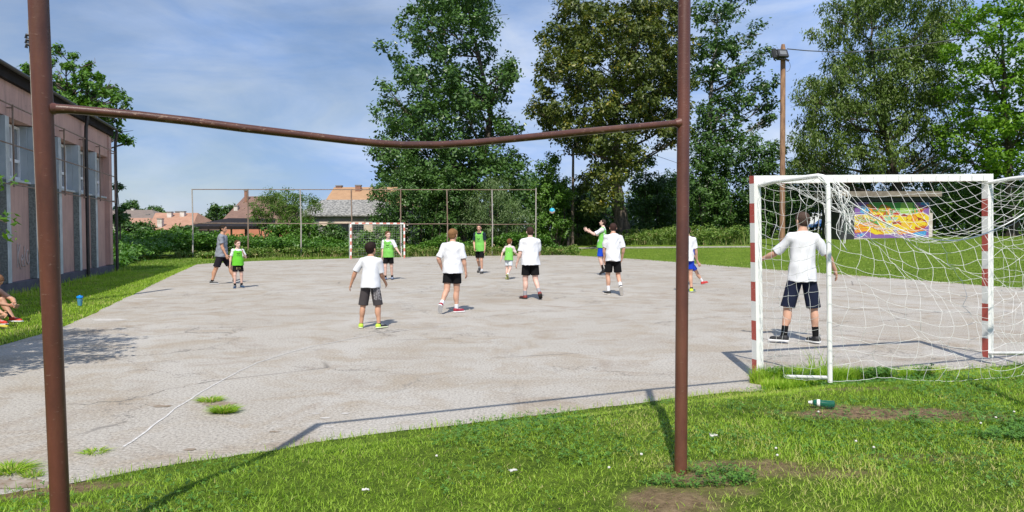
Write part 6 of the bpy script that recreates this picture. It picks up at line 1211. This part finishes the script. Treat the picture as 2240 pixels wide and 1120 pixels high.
# dry branches over the hut bushes
mb = MB(); r = np.random.default_rng(9)
for (u, v, u2, v2) in [(2095, 375, 2190, 298), (2120, 372, 2215, 305), (2000, 372, 2075, 338), (2010, 378, 2110, 350), (2040, 376, 2090, 335), (2110, 368, 2160, 300), (1995, 360, 2040, 345), (2060, 378, 2150, 355)]:
    a = P(u, v, 50.5); b_ = P(u2, v2, 50.5 + r.normal() * .6); m1 = (a + b_) / 2 + [0, 0, .25]; mb.tube([a, (a + m1) / 2 + [0, 0, .1], m1, (m1 + b_) / 2 + [0, 0, .12], b_], [.04, .03, .025, .018, .008], 5)
    for q in range(5): s_ = m1 + (b_ - m1) * r.random(); mb.tube([s_, s_ + r.normal(size=3) * [.4, .3, .15], s_ + r.normal(size=3) * [.7, .3, .35] + [0, 0, -.1]], [.014, .01, .005], 4)
o = mb.build('dead_branches', mat('dead_wood', (0.36, 0.29, 0.22), (0.25, 0.2, 0.15), .9, 5), None, True); tag(o, 'bare dead branches sticking out above the near crossbar on the right', 'branches')
# ------------------------------------------------------------------ small things
c_ = G(175, 671); cu = empty('drinking_cup', (c_[0], c_[1], 0)); tag(cu, 'blue drinking cup with bright blue lid standing in the grass near the hall', 'cup')
m, t, b = nodes('cup_plastic'); b.inputs['Base Color'].default_value = (0.12, 0.36, 0.55, 1); b.inputs['Roughness'].default_value = .25; b.inputs['Transmission Weight'].default_value = .35
mb = MB(); mb.tube([(0, 0, .02), (0, 0, .03), (0, 0, .14), (0, 0, .175)], [.038, .04, .05, .052], 18); mb.build('cup_body', m, cu, True, 40)
m, t, b = nodes('lid_plastic'); b.inputs['Base Color'].default_value = (0.01, 0.26, 0.75, 1); b.inputs['Roughness'].default_value = .35
mb = MB(); mb.tube([(0, 0, .176), (0, 0, .18), (0, 0, .215), (0, 0, .22)], [.055, .06, .06, .045], 18); mb.tube([(0, 0, .22), (0, 0, .235)], [.02, .016], 10); mb.build('lid', m, cu, True, 40)
c_ = GT(1789, 893); bo = empty('plastic_bottle', (c_[0], c_[1], c_[2] + .04), math.radians(-22)); bo.scale = (.75,) * 3; tag(bo, 'empty green plastic bottle lying in the grass behind the near goal', 'bottle')
m, t, b = nodes('green_pet'); b.inputs['Base Color'].default_value = (0.015, 0.16, 0.10, 1); b.inputs['Roughness'].default_value = .12; b.inputs['Transmission Weight'].default_value = .45; b.inputs['Alpha'].default_value = .9
mb = MB(); mb.tube([(-.05, 0, 0), (-.04, 0, 0), (.0, 0, .002), (.04, 0, 0), (.10, 0, -.002), (.15, 0, 0), (.16, 0, 0)], [.012, .03, .036, .033, .036, .035, .02], 16); mb.build('bottle_body', m, bo, True, 50)
mb = MB(); mb.tube([(-.052, 0, 0), (-.07, 0, 0), (-.09, 0, 0)], [.024, .016, .014], 12); mb.build('bottle_neck', M['rope'], bo, True, 50); mb = MB(); mb.tube([(-.010, 0, .001), (.02, 0, .001)], [.0372, .0362], 16); mb.build('label_band', M['rope'], bo, True)
M['litter'] = mat('litter_white', (0.66, 0.64, 0.58), (0.48, 0.46, 0.41), .7, 40, 3, bmp=.3)
for (u, v, a, l_, lb_) in [(1562, 962, .3, .055, 'crumpled white wrapper on the lawn right of the right rusty post'), (1123, 1040, .7, .05, 'torn white paper scrap lying on the lawn at the bottom centre'), (800, 1083, .2, .035, 'small white scrap in the grass at the bottom, left of centre'), (1403, 1004, 1.3, .03, 'white scrap beside the shadow of the right rusty post')]:
    l_ *= .55; c_ = GT(u, v); r_ = np.random.default_rng(int(u)); g_ = 6; xs_, ys_ = np.meshgrid(np.linspace(-1, 1, g_ + 1), np.linspace(-.45, .45, g_ // 2 + 1), indexing='ij'); zz = .25 * (1 - xs_ ** 2) * (.6 - ys_ ** 2) + r_.normal(size=xs_.shape) * .10
    top = np.stack([xs_ + r_.normal(size=xs_.shape) * .05, ys_ + r_.normal(size=xs_.shape) * .05, zz], -1) * l_; nn_ = top.shape[0] * top.shape[1]; V = np.concatenate([top.reshape(-1, 3), top.reshape(-1, 3) - [0, 0, .003]]); I_ = np.arange(nn_).reshape(top.shape[:2])
    Q = np.stack([I_[:-1, :-1], I_[1:, :-1], I_[1:, 1:], I_[:-1, 1:]], -1).reshape(-1, 4); Q = np.concatenate([Q, Q[:, ::-1] + nn_]); o = np_mesh('litter_scrap', V, Q, M['litter'], None, False); o.location = (c_[0], c_[1], c_[2] + .03); o.rotation_euler = (.15, .1, a); tag(o, lb_, 'litter', 'scraps of litter on the lawn')
# clover flowers
hb_ = Grid((-.02,) * 3, (.02,) * 3, .0022); hb_.ell((0, 0, 0), (.0078, .0078, .007), None, 0); hb_.displace(lambda p: .0016 * np.sin(p[:, 0] * 1300) * np.sin(p[:, 1] * 1300 + p[:, 2] * 900)); Vh, Qh = hb_.mesh()
fl0 = None
for (u, v, where) in [(1697, 1000, 'left of the middle dirt strip'), (1700, 1016, 'just below another near the dirt strip'), (1872, 984, 'at the centre of the right-hand lawn'), (1911, 998, 'right of the small clover patch'), (2218, 917, 'highest at the right edge'), (2145, 943, 'beside the leafy clump at right'), (2178, 930, 'inside the leafy weed clump'), (1332, 1044, 'just left of the right rusty post foot'), (1790, 917, 'just below the green bottle'), (955, 1017, 'near the lower crossbar shadow')]:
    c_ = GT(u, v); f_ = empty('clover_flower', (c_[0], c_[1], c_[2] - .012)); tag(f_, 'small white clover flower ' + where, 'flower', 'white clover flowers in the lawn')
    if fl0 is None:
        hd_ = np_mesh('flower_head', Vh + [0, 0, .066], Qh, M['litter'], f_); mb = MB(); mb.tube([(0, 0, 0), (.002, .001, .03), (0, 0, .06)], .0012, 4); sm = mb.build('stem', LM['blade'], f_); fl0 = (hd_, sm)
    else:
        for s_ in fl0: c2 = s_.copy(); COL.objects.link(c2); c2.parent = f_
